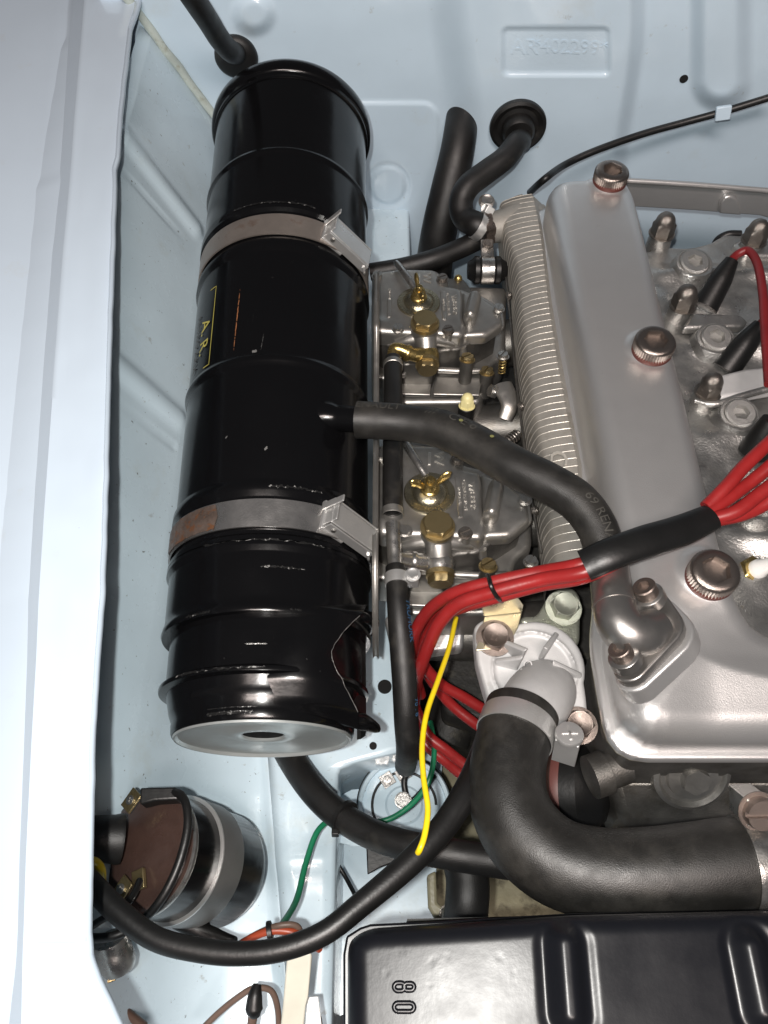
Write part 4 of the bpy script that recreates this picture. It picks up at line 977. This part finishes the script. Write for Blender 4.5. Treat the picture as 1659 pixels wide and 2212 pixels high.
# fuel hoses
fh = thing('fuel_hose', 'short black fuel hose passing under the breather hose between the carburettors', 'hose', E(848, 950, .06))
p1 = [E(849, 778, .052), E(849, 830, .046), E(849, 900, .044), E(848, 980, .044), E(848, 1060, .045), E(848, 1104, .046)]
tube('hose', p1, [mpx(r, p) for r, p in zip((19, 20, 21, 21.5, 22, 22), p1)], 'rubber', fh, 28, hollow=.75)
for q, qq, rr_ in ((p1[0].lerp(p1[1], .25), p1[1] - p1[0], mpx(20.5, p1[0])), (p1[5].lerp(p1[4], -.06), p1[5] - p1[4], mpx(22.5, p1[5]))):
    obj('ferrule', tf(rings([(rr_ * .98, -.003), (rr_ * 1.04, -.0026), (rr_ * 1.04, .0026), (rr_ * .98, .003)], 32, False, False), frame(q, qq)), 'carb_metal', fh)
fh2 = thing('fuel_hose', 'long black fuel hose with blue print hanging in front of the canister mouth', 'hose', P(870, 1640, .64))
p2 = [E(855, 1226, .052), E(857, 1262, .052), E(862, 1330, .056), E(868, 1400, .064), E(874, 1480, .076), E(878, 1560, .092), E(881, 1615, .112), E(876, 1655, .17)]
h2 = tube('hose', p2, [mpx(r, p) for r, p in zip((22.5, 23, 25, 26.5, 27, 27, 26, 23), p2)], 'rubber', fh2, 28)
hose_clamp(fh2, p2[0].lerp(p2[1], .75), p2[1] - p2[0], mpx(23, p2[1]), .0082, V((1, -.1, .1)), 'strap_clean', True, 'hexbolt', 'strap_clean', .0042)
tube_text('printed_text', 'TRUHURK', FR[h2.name], .026, .0062, .95, 'ink_blue', h2, 1)
tube_text('printed_text', '70 . 8', FR[h2.name], .090, .0052, .95, 'ink_blue', h2, 1)
# heater hose and its grommet
hh = thing('heater_hose', 'black heater hose curving from round firewall grommet to the ribbed manifold neck', 'hose', E(1000, 470, .12))
g = fw(1118, 268, 0)
hp_ = [g + V((0, .01, 0)), g + V((.002, -.020, -.004)), PY(1117, 308, .742), PY(1090, 342, .722), PY(1050, 372, .708), PY(1012, 402, .694), PY(996, 436, .682), PY(1003, 470, .668), PY(1030, 486, .655), n1 + (n1 - n0).normalized() * .004]
tube('hose', hp_, [.0112, .0112, .0112, .0115, .0118, .012, .012, .0122, .0125, .0125], 'rubber', hh, 28)
obj('grommet', tf(rings([(.0285, 0), (.0295, .003), (.0290, .006), (.026, .0075), (.021, .005), (.017, .006), (.0165, .015), (.0140, .018), (.011, .018)], 48), frame(g, V((0, -1, 0)))), 'rubber', hh)
axn = (hp_[8] - hp_[9]).normalized(); hose_clamp(hh, hp_[8].lerp(hp_[9], .35), axn, .0128, .0085, V((.2, .6, .8)), 'strap_clean', True, 'hexbolt', 'strap_clean', .0045)
# second hose going under the manifold
p3 = [P(800, 588, .60), P(870, 577, .595), P(930, 562, .59), P(985, 541, .588), P(1040, 515, .585), P(1090, 490, .59)]
tagit(tube('vacuum_hose', p3, [mpx(r, p) for r, p in zip((19, 20, 21, 21, 21, 20), p3)], 'rubber', None, 24), 'black rubber hose passing behind the rear carburettor towards the manifold neck', 'hose')
# heater drain pipe: fat black tube cut on the slant against the firewall
p4 = [PY(1003, 195, .835), PY(999, 250, .800), PY(987, 330, .765), PY(966, 420, .738), PY(945, 520, .715), PY(930, 640, .70)]
dpp = sweep(p4, [mpx(r, p) for r, p in zip((33, 35, 37, 38, 39, 40), p4)], 32, 10)
tagit(obj('drain_tube', dpp, 'rubber', None, angle=60), 'fat black rubber tube rising up the firewall beside the round grommet', 'hose')
# cable along the firewall with its clip
cb = thing('control_cable', 'thin black cable sweeping up across the firewall under a pale clip', 'cable', fw(1400, 320, .0))
tube('cable', [E(1145, 415, .09), PY(1175, 388, .70), PY(1220, 356, .735), PY(1290, 324, .75), PY(1390, 289, .765), PY(1480, 264, .772), PY(1560, 242, .772), PY(1680, 205, .770)], .0036, 'plastic_black', cb, 14)
q = PY(1562, 244, .7675)
obj('cable_clip', tf(box(.0150, .005, .0140), frame(q, V((-.16, .2, 1)), V((1, 0, .16)))), 'paint', cb, bevel=.0012)
# loom entering the firewall behind the canister
lm = thing('loom_cable', 'black loom cable curving into a split rubber grommet above the canister lid', 'cable', fw(500, 110, .0))
g2_ = fw(511, 118, .0)
tube('cable', [PY(380, -60, .70), PY(420, 0, .715), PY(450, 45, .735), PY(475, 85, .755), PY(500, 112, .775), g2_ + V((.002, .01, -.004))], .0098, 'rubber', lm, 22)
obj('grommet', tf(rings([(.0205, 0), (.0215, .003), (.0210, .006), (.018, .009), (.0125, .010)], 40), frame(g2_, V((0, -1, 0)))), 'rubber', lm)

# ---- red ignition leads
def lead(pts, label, r=.0042, m='red_lead'):
    t = tube('ignition_lead', pts, r, m, None, 18); return tagit(t, label, 'ignition lead', 'red ignition leads')
sl = [P(1262, 1222, .440), P(1320, 1196, .434), P(1400, 1168, .436), P(1470, 1146, .442), P(1535, 1118, .448)]
slv = tagit(tube('lead_sleeve', sl, [mpx(r, p) for r, p in zip((36, 37, 38, 36, 31), sl)], 'plastic_black', None, 32, 8, .62, .86), 'black heat-shrink sleeve around the red leads on the cam cover', 'sleeve')
def rl(pts): return [P(x, y, h) for x, y, h in pts]
def Z7h(zx, zy, h): return (*Z7(zx, zy), h)
lead(rl([(1530, 1110, .448), (1400, 1160, .438), (1270, 1214, .441), Z7h(1350, 62, .458), Z7h(1090, 118, .470), Z7h(920, 165, .482), Z7h(800, 235, .500), Z7h(728, 320, .520), Z7h(690, 420, .545), Z7h(690, 560, .585), Z7h(730, 700, .63)]), 'uppermost of the red leads left of the black sleeve')
lead(rl([(1532, 1122, .448), (1400, 1170, .437), (1275, 1232, .440), Z7h(1350, 103, .456), Z7h(1100, 168, .468), Z7h(930, 225, .480), Z7h(830, 320, .496), Z7h(775, 430, .515), Z7h(725, 560, .545), Z7h(700, 660, .58), Z7h(690, 760, .60)]), 'red lead lying in front of the others under the cable tie', .0045)
lead(rl([(1530, 1128, .450), (1400, 1178, .439), (1272, 1243, .446), Z7h(1350, 130, .464), Z7h(1110, 196, .476), Z7h(960, 238, .49), Z7h(850, 290, .512), Z7h(760, 400, .54), Z7h(735, 520, .575), Z7h(830, 640, .60), Z7h(950, 710, .61), Z7h(1075, 785, .62), Z7h(1200, 850, .64)]), 'lowest of the red leads left of the sleeve, turning towards the pale housing')
lead(rl([(1530, 1120, .452), (1400, 1172, .440), (1268, 1228, .448), Z7h(1340, 85, .468), Z7h(1100, 140, .484), Z7h(930, 190, .500), Z7h(820, 270, .520), Z7h(740, 380, .55), Z7h(740, 540, .60), Z7h(860, 720, .63), Z7h(1000, 840, .64), Z7h(1140, 930, .65)]), 'dull red lead running beneath the other leads', .0042)
for i, (a, b, c, d) in enumerate((((1525, 1096), (1570, 1050), (1610, 1005), (1690, 930)), ((1530, 1108), (1590, 1065), (1630, 1035), (1690, 985)), ((1534, 1122), (1590, 1105), (1640, 1068), (1690, 1030)), ((1532, 1126), (1600, 1112), (1650, 1090), (1700, 1050)))):
    lead([P(*a, .448), P(*b, .444 + .004 * (i % 2)), P(*c, .442 + .005 * (i % 2)), P(*d, .440)], ('rear red lead fanning out right of the black sleeve', 'second red lead from the rear right of the sleeve', 'third red lead from the rear right of the sleeve', 'front red lead right of the black sleeve')[i], .0044)
lead(rl([Z7h(690, 740, .62), Z7h(760, 900, .625), Z7h(860, 985, .625), Z7h(970, 1070, .62), Z7h(1060, 1120, .62)]), 'upper red lead crossing low behind the yellow wire')
lead(rl([Z7h(680, 780, .63), Z7h(745, 940, .635), Z7h(850, 1035, .635), Z7h(940, 1110, .63), Z7h(1020, 1160, .63)]), 'lower red lead crossing low behind the yellow wire')
obj_t = sweep([P(*Z7(1078, 80), .466), P(*Z7(1085, 100), .459), P(*Z7(1092, 130), .456), P(*Z7(1108, 165), .459), P(*Z7(1132, 200), .466), P(*Z7(1150, 212), .490), P(*Z7(1105, 150), .500), P(*Z7(1078, 85), .490), P(*Z7(1078, 80), .466)], .0014, 8, 6)
tagit(obj('cable_tie', obj_t, 'plastic_black'), 'black cable tie round the red leads at the gold bracket', 'cable tie')

# ---- top radiator hose with clips
rh = thing('radiator_hose', 'large black curved radiator hose with two steel clips', 'hose', P(1200, 1900, .55))
rp = [P(1128, 1538, .513), P(1108, 1600, .507), P(1096, 1668, .503), P(1100, 1735, .500), P(1135, 1805, .498), P(1205, 1862, .495), P(1300, 1887, .491), P(1400, 1889, .488), P(1500, 1880, .486), P(1590, 1868, .485), P(1700, 1858, .485)]
rads = [mpx(r, p) for r, p in zip((80, 80, 82, 86, 90, 92, 94, 96, 98, 98, 98), rp)]
tube('hose', rp, rads, 'rubber_worn', rh, 56, 10, hollow=.9)
hose_clamp(rh, rp[0].lerp(rp[1], .62), rp[1] - rp[0], mpx(81, rp[1]), .0125, V((1, -.2, .1)), 'strap_clean', False, 'cross', 'strap_clean', .0085)
hose_clamp(rh, rp[9] + V((.008, 0, 0)), V((1, .05, 0)), mpx(99, rp[9]), .0125, V((0, .8, .5)), 'steel', False, 'slot', 'bolt_bronze', .0085)

# ---- loom conduit loop, lower hose and small wires
cl = [P(170, 1880, .505), P(212, 1926, .500), P(264, 1977, .497), P(337, 2028, .495), P(428, 2052, .493), P(519, 2060, .491), P(610, 2050, .489), P(701, 2015, .488), P(782, 1952, .489), P(882, 1867, .492), P(958, 1786, .497), P(1012, 1700, .505), P(1050, 1610, .53), P(1085, 1500, .57)]
tagit(tube('loom_conduit', cl, [mpx(r, p) for r, p in zip((26, 26, 26, 25, 25, 25, 25, 25, 26, 28, 29, 29, 28, 26), cl)], 'plastic_black', None, 28, 8, hollow=.8), 'black plastic loom conduit looping from the fender past the coil to the engine', 'conduit')
lw = [P(575, 1540, .645), P(642, 1660, .632), P(702, 1735, .615), P(780, 1790, .600), P(860, 1822, .585), P(960, 1843, .575), P(1080, 1862, .575), P(1180, 1875, .575)]
lh = thing('lower_hose', 'black hose leaving under the canister end and crossing below the conduit', 'hose', lw[4] - V((0, 0, .01)))
tube('hose', lw, [mpx(r, p) for r, p in zip((29, 30, 31, 32, 32, 33, 34, 34), lw)], 'rubber', lh, 28)
q, qq = lw[2].lerp(lw[3], .55), lw[3] - lw[2]
obj('cable_tie', tf(rings([(.0112, -.0018), (.0118, -.0016), (.0118, .0016), (.0112, .0018)], 32), frame(q, qq)), 'plastic_black', lh)
obj('tie_head', tf(box(.005, .005, .006), frame(q + V((-.006, -.010, .002)), V((0, -1, .3)))), 'plastic_black', lh, bevel=.0006)
tagit(tube('bypass_hose', [P(1000, 1850, .60), P(1010, 1900, .598), P(1008, 1960, .60), P(1000, 2030, .62)], .0145, 'rubber', None, 28), 'short black hose dropping behind the radiator tank beside the beige crossmember', 'hose')
tagit(tube('yellow_wire', [P(985, 1335, .545), P(970, 1400, .528), P(946, 1470, .512), P(922, 1540, .502), P(912, 1610, .496), P(915, 1680, .491), P(924, 1745, .487), P(918, 1800, .484), P(907, 1834, .4835), P(898, 1848, .491)], .00175, 'yellow_wire', None, 12), 'bright yellow wire hanging down in front of the red leads', 'wire')
tagit(tube('green_wire', [P(600, 2012, .56), P(640, 1945, .60), P(662, 1860, .62), P(690, 1790, .63), P(740, 1765, .64), P(820, 1775, .645), P(880, 1745, .64), P(925, 1690, .63), P(938, 1620, .63), P(930, 1560, .64)], .0021, 'green_wire', None, 12), 'green wire rising from the ledge and passing under the lower hose', 'wire')
tagit(tube('orange_wire', [P(520, 2040, .56), P(560, 2018, .552), P(600, 2010, .55), P(650, 2020, .553), P(690, 2050, .57)], .0024, 'orange_wire', None, 10), 'orange wire running along behind the conduit loop', 'wire')
tagit(tube('brown_wire', [P(515, 2040, .565), P(560, 2015, .555), P(600, 2000, .548), P(640, 2000, .55), P(655, 2030, .56)], .0019, 'brown_wire', None, 10), 'grey-brown wire arching over the orange one at the cable tie', 'wire')
tagit(obj('small_cable_tie', tf(rings([(.0058, -.0015), (.0064, -.0012), (.0064, .0012), (.0058, .0015)], 20), frame(P(583, 2014, .55), V((1, .2, 0)))), 'plastic_black'), 'small black cable tie gathering the orange and green wires', 'cable tie')
tw = thing('taped_wire', 'brown wire loop with black taped joint at the bottom edge', 'wire', P(555, 2170, .60))
tube('wire', [P(420, 2240, .62), P(470, 2190, .61), P(520, 2150, .60), P(550, 2135, .595), P(585, 2140, .60), P(600, 2180, .61), P(602, 2240, .62)], .0020, 'brown_wire', tw, 10)
tube('wire_tail', [P(550, 2140, .597), P(548, 2180, .60), P(540, 2240, .61)], .0030, 'brown_wire', tw, 10)
tube('tape', [P(556, 2125, .594), P(551, 2150, .594), P(549, 2180, .596), P(552, 2196, .598)], [.0025, .0045, .0055, .003], 'plastic_black', tw, 12)

# ================================================================== RADIATOR TOP TANK
rd = thing('radiator', 'black painted radiator top tank with raised figures and pressed ribs', 'radiator', P(1200, 2120, .50))
RP = Plane(.432, .0)
RPOLY = [(748, 2330), (747, 2060), (752, 2028), (775, 2010), (800, 2001), (964, 1991), (1240, 1973), (1720, 1962), (1720, 2330)]
def Z9(zx, zy): return (743 + zx * .552, 1857.8 + zy * .552)
R1 = (RP.at(*Z9(865, 330)), RP.at(*Z9(885, 600))); R2 = (RP.at(*Z9(1590, 340)), RP.at(*Z9(1640, 590)))
wob = [(random.uniform(-.02, .2), random.uniform(-.03, .03), random.uniform(.004, .02), random.uniform(-.00008, .00008)) for _ in range(26)]
chips = [(RP.at(*Z9(x, y)), r) for x, y, r in ((225, 345, .004), (340, 400, .005), (355, 385, .0035), (410, 370, .0032), (335, 490, .0022), (165, 440, .003), (610, 380, .003), (670, 440, .003))]
def rad_extra(X, Y, d):
    o = 0 * X
    for a, b in (R1, R2):
        c = capsule(X, Y, (a.x, a.y), (b.x, b.y)); o = o + .0012 * (1 - sst(.010, .015, c)) - .0062 * (1 - sst(.001, .0105, c))
    o += .115 * np.maximum(0, R1[0].x - .004 - X)
    for (a, b, s, h) in wob: o += h * np.exp(-((X - a) ** 2 + (Y - b) ** 2) / s ** 2)
    for i, (p, r) in enumerate(chips):
        q = np.hypot((X - p.x) * (1.6 if i % 2 else .9), (Y - p.y) * 1.3) * (1 + .5 * np.sin(X * 2600 + i) * np.cos(Y * 2100 + 2 * i)); o += .00003 * (1 - sst(r * .45, r * .60, q))
    o += (Y + .005) * .02
    return o
relief('top_tank', RPOLY, RP, 'black_satin', rd, 0, .0095, .010, .05, .00085, .012, rad_extra, angle=75)
obj('tank_flange', slab([P(x, y, .470) for x, y in ((741, 2330), (741, 2062), (748, 2022), (778, 2003), (800, 1996), (964, 1988), (1240, 1972), (1720, 1962), (1720, 2330))], .004, V((0, 0, 1))), 'black_satin', rd, bevel=.0012)
def figure(loops):
    for pts in loops:
        q = []
        for x, y in pts:
            p = RP.at(*Z9(x, y)); q.append(V((p.x, p.y, p.z - rad_extra(np.array([p.x]), np.array([p.y]), 0)[0] - .0001)))
        obj('raised_figure', sweep(q, .00115, 10, 3), 'black_satin', rd, angle=60)
def stadium(x0, y0, x1, y1): 
    r = (y1 - y0) / 2; c = (y0 + y1) / 2; out = []
    for i in range(13): a = PI / 2 + PI * i / 12; out.append((x0 + r + r * math.cos(a), c - r * math.sin(a)))
    for i in range(13): a = -PI / 2 + PI * i / 12; out.append((x1 - r + r * math.cos(a), c - r * math.sin(a)))
    return out + [out[0]]
figure([stadium(197, 560, 277, 594)]); figure([stadium(197, 480, 240, 512), stadium(236, 482, 277, 510)])
obj('core_fins', slab([P(880, 1985, .50), P(1700, 1965, .50), P(1700, 2010, .50), P(880, 2030, .50)], .05, V((0, 0, 1))), 'grime', rd)
sr = tagit(obj('radiator_mount', slab([P(922, 1890, .62), P(942, 1880, .62), P(945, 1950, .62), P(975, 1975, .62), P(1000, 1975, .62), P(1000, 2020, .62), P(950, 2005, .62), P(925, 1960, .62)], .006, V((0, 0, 1))), 'beige_grime', bevel=.002), 'dirty beige mounting strip dropping beside the radiator tank', 'bracket')
inst('mount_rivet', 'acorn', 'steel_dark', P(968, 1975, .618), V((0, 0, 1)), .005, sr)

# ================================================================== IGNITION COIL
ADIR = V((.454, -.031, -.888)).normalized()
def ZC(zx, zy): return (172.8 + zx * .3646, 1641.8 + zy * .3646)
fc = P(*ZC(372, 540), .557); cr = .0385
ic = thing('ignition_coil', 'ignition coil with reddish brown cap in a metal strap under the fender lip', 'ignition coil', fc - V((0, 0, .06)))
CF = frame(fc, ADIR, V((0, 1, 0)))
cap = obj('coil_cap', tf(rings([(0, -.006), (.010, -.006), (.016, -.005), (.022, -.003), (.031, -.0015), (.0345, -.001), (.0365, .001), (.037, .004), (.037, .006)], 64), CF), 'bakelite', ic)
can_ = obj('coil_can', tf(rings([(.0370, .003), (.0380, .004), (.0382, .006), (.0378, .008), (.0376, .078), (.034, .086), (.028, .088), (0, .088)], 64), CF), 'black_gloss', ic)
obj('crimped_rim', tf(rings([(.0372, .0028), (.0388, .0032), (.0392, .0045), (.0386, .006)], 64), CF), 'steel', can_)
obj('coil_strap', tf(rings([(.0382, .030), (.0398, .030), (.0398, .0315), (.0398, .052), (.0396, .053), (.0380, .053)], 64), CF), 'band_grey', ic)
obj('strap_edge', tf(rings([(.0385, .0295), (.0402, .0298), (.0402, .0308), (.0398, .0310)], 64), CF), 'strap_clean', ic)
tower = CF @ V((.004, -.016, -.006)); tower = P(*ZC(250, 470), .545)
ht = obj('high_tension_boot', tf(rings([(.0148, 0), (.0150, .002), (.0142, .006), (.0135, .020), (.0130, .0215), (.0105, .022), (.0100, .050)], 40), frame(fc + V((-.012, .006, .008)), V((-.90, -.05, .40)))), 'rubber', ic)
for (zx, zy, sx) in ((305, 240, .5), (250, 765, 1.0)):
    q = P(*ZC(zx, zy), .545); tn = -ADIR
    pl_ = obj('terminal', tf(box(.013, .010, .0016), frame(q, tn, V((.6, .8, .2)))), 'brass_old', ic, bevel=.0004)
    inst('terminal_rivet', 'cross', 'steel', q + tn * .001, tn, .0030, ic)
q = P(*ZC(350, 710), .546); obj('terminal', tf(box(.009, .012, .003), frame(q, -ADIR, V((.9, .3, .5)))), 'brass_old', ic, bevel=.0006)
tube('low_tension_wire', [P(*ZC(355, 715), .543), P(*ZC(320, 790), .535), P(*ZC(275, 850), .53), P(*ZC(200, 900), .53), P(*ZC(60, 990), .54)], .0022, 'plastic_black', ic, 12)
obj('connector_block', slab([P(*ZC(x, y), .528) for x, y in ((355, 162), (570, 158), (578, 232), (440, 240), (352, 262))], .008, (V((-.3, .2, 1))).normalized()), 'plastic_black', ic, bevel=.0012)
tube('earth_wire', [P(*ZC(560, 190), .530), P(*ZC(605, 215), .526), P(*ZC(635, 290), .522), P(*ZC(635, 420), .520), P(*ZC(590, 600), .520), P(*ZC(520, 760), .522), P(*ZC(440, 880), .526), P(*ZC(385, 935), .530)], .0026, 'plastic_black', ic, 14)
tagit(tube('yellow_tail', [P(*ZC(60, 598), .50), P(*ZC(95, 608), .505), P(*ZC(125, 650), .51), P(*ZC(128, 720), .52)], .0026, 'yellow_wire', None, 12), 'short yellow wire peeping from under the fender lip by the coil', 'wire')
tagit(tube('coil_wire', [P(*ZC(20, 1050), .53), P(*ZC(100, 1055), .528), P(*ZC(190, 1045), .526), P(*ZC(260, 1020), .526)], .0026, 'plastic_black', None, 12), 'thin black wire under the conduit beside the grey suppressor', 'wire')
# suppressor
sp = thing('suppressor', 'small grey metal suppressor can with brass tab below the conduit', 'suppressor', P(*ZC(195, 1130), .57))
sf = frame(P(*ZC(175, 1060), .555), V((.25, -.75, -.6)))
obj('can', tf(rings([(.010, 0), (.0105, .002), (.0100, .006), (.0110, .008), (.0110, .016), (.0095, .020), (.004, .022), (0, .022)], 32), sf), 'steel', sp)
obj('tab', tf(box(.007, .020, .0014), frame(P(*ZC(158, 1215), .575), V((.3, -.2, 1)), V((.95, .3, 0)))), 'brass_old', sp, bevel=.0005)
tube('wire', [P(*ZC(150, 1290), .58), P(*ZC(190, 1390), .59), P(*ZC(260, 1480), .60), P(*ZC(380, 1580), .61)], .0030, 'brown_wire', sp, 12)
tagit(tube('ledge_loom', [P(*ZC(560, 960), .60), P(*ZC(680, 1000), .605), P(*ZC(800, 1050), .605), P(*ZC(920, 1075), .60)], [.004, .0062, .0058, .003], 'plastic_black', None, 14), 'dark taped loom tapering out from behind the coil', 'loom')
# cream plastic strip and connector housing
tagit(obj('plastic_strip', slab([P(*ZC(x, y), h) for x, y, h in ((1225, 1150, .56), (1375, 1140, .56), (1350, 1400, .575), (1335, 1460, .58), (1320, 1640, .59), (1180, 1640, .59), (1200, 1450, .58))], .006, V((0, 0, 1))), 'nylon', bevel=.0018), 'cream plastic strip hanging below the conduit beside the radiator', 'strip')
tagit(obj('connector_housing', join(slab([P(*ZC(x, y), .60) for x, y in ((1345, 1405), (1410, 1400), (1440, 1640), (1330, 1640))], .012, V((0, 0, 1))), slab([P(*ZC(x, y), .596) for x, y in ((1352, 1492), (1412, 1490), (1414, 1500), (1352, 1502))], .012, V((0, 0, 1)))), 'ceramic', bevel=.001), 'translucent white connector housing at the bottom beside the plastic strip', 'connector')

# ================================================================== round cover with terminals below the canister mouth
def Z4(zx, zy): return (674 + zx * .2604, 1598.6 + zy * .2604)
rcv = thing('round_cover', 'white round cover with black rim, ring terminals and wires below the canister', 'cover', P(875, 1700, .77))
qc = P(*Z4(765, 530), .712)
obj('rim', tf(rings([(.0385, -.03), (.0385, 0), (.037, .002), (.0345, 0), (.0345, -.006), (.033, -.007)], 64, True, False), frame(qc, V((0, 0, 1)))), 'paint_dirty', rcv)
obj('rubber_rim', tf(rings([(.0384, -.003), (.0395, -.001), (.0384, .001)], 64, False, False), frame(qc, V((0, 0, 1)))), 'plastic_black', rcv)
obj('face', tf(rings([(.0345, -.006), (.030, -.005), (.016, -.005), (.014, -.003), (0, -.003)], 64), frame(qc, V((0, 0, 1)))), 'paint_dirty', rcv)
tube('inner_seal', [qc + V((.0265 * math.cos(a), .0265 * math.sin(a), -.004)) for a in [2 * PI * i / 40 for i in range(33)]], .0011, 'plastic_black', rcv, 8, 2)
obj('base_plate', slab([P(*Z4(x, y), .728) for x, y in ((110, 640), (200, 480), (330, 410), (700, 380), (1000, 420), (1060, 640), (1000, 800), (820, 860), (620, 885), (330, 880), (150, 830))], .0015, V((0, 0, 1))), 'paint_dirty', rcv, bevel=.0004)
for (x, y) in ((625, 330), (755, 285)):
    obj('terminal_plate', tf(box(.011, .011, .0015), frame(P(*Z4(x, y), .713), V((0, 0, 1)), V((.8, .5, 0)))), 'steel', rcv, bevel=.0003); inst('terminal_screw', 'cross', 'steel', P(*Z4(x, y), .712), V((0, 0, 1)), .0035, rcv)
tube('terminal_wire', [P(*Z4(690, 250), .725), P(*Z4(600, 225), .72), P(*Z4(500, 280), .72), P(*Z4(462, 360), .722), P(*Z4(500, 440), .724), P(*Z4(600, 465), .725)], .0022, 'plastic_black', rcv, 12)
tube('ring_terminal', [P(*Z4(605, 460), .725), P(*Z4(690, 475), .725)], .0026, 'brass', rcv, 12)
tube('terminal_wire', [P(*Z4(800, 250), .71), P(*Z4(765, 340), .71), P(*Z4(775, 430), .712), P(*Z4(800, 495), .715), P(*Z4(850, 490), .715), P(*Z4(950, 380), .71), P(*Z4(1010, 300), .70)], .0026, 'plastic_black', rcv, 12)
inst('centre_screw', 'hexplug', 'steel', P(*Z4(755, 500), .708), V((0, 0, 1)), .0062, rcv)
tagit(tube('earth_lead', [P(*Z4(150, 860), .74), P(*Z4(200, 1000), .74), P(*Z4(290, 1160), .74), P(*Z4(380, 1330), .73)], .0018, 'plastic_black', None, 10), 'thin dark wire slanting down the panel left of the conduit', 'wire')
tagit(obj('rubber_flap', slab([P(*Z4(x, y), .70) for x, y in ((450, 890), (760, 880), (770, 980), (560, 1060), (460, 1115))], .004, V((0, 0, 1))), 'plastic_black', bevel=.001), 'folded black rubber flap under the lower hose', 'flap')
# dark engine side below the carburettors
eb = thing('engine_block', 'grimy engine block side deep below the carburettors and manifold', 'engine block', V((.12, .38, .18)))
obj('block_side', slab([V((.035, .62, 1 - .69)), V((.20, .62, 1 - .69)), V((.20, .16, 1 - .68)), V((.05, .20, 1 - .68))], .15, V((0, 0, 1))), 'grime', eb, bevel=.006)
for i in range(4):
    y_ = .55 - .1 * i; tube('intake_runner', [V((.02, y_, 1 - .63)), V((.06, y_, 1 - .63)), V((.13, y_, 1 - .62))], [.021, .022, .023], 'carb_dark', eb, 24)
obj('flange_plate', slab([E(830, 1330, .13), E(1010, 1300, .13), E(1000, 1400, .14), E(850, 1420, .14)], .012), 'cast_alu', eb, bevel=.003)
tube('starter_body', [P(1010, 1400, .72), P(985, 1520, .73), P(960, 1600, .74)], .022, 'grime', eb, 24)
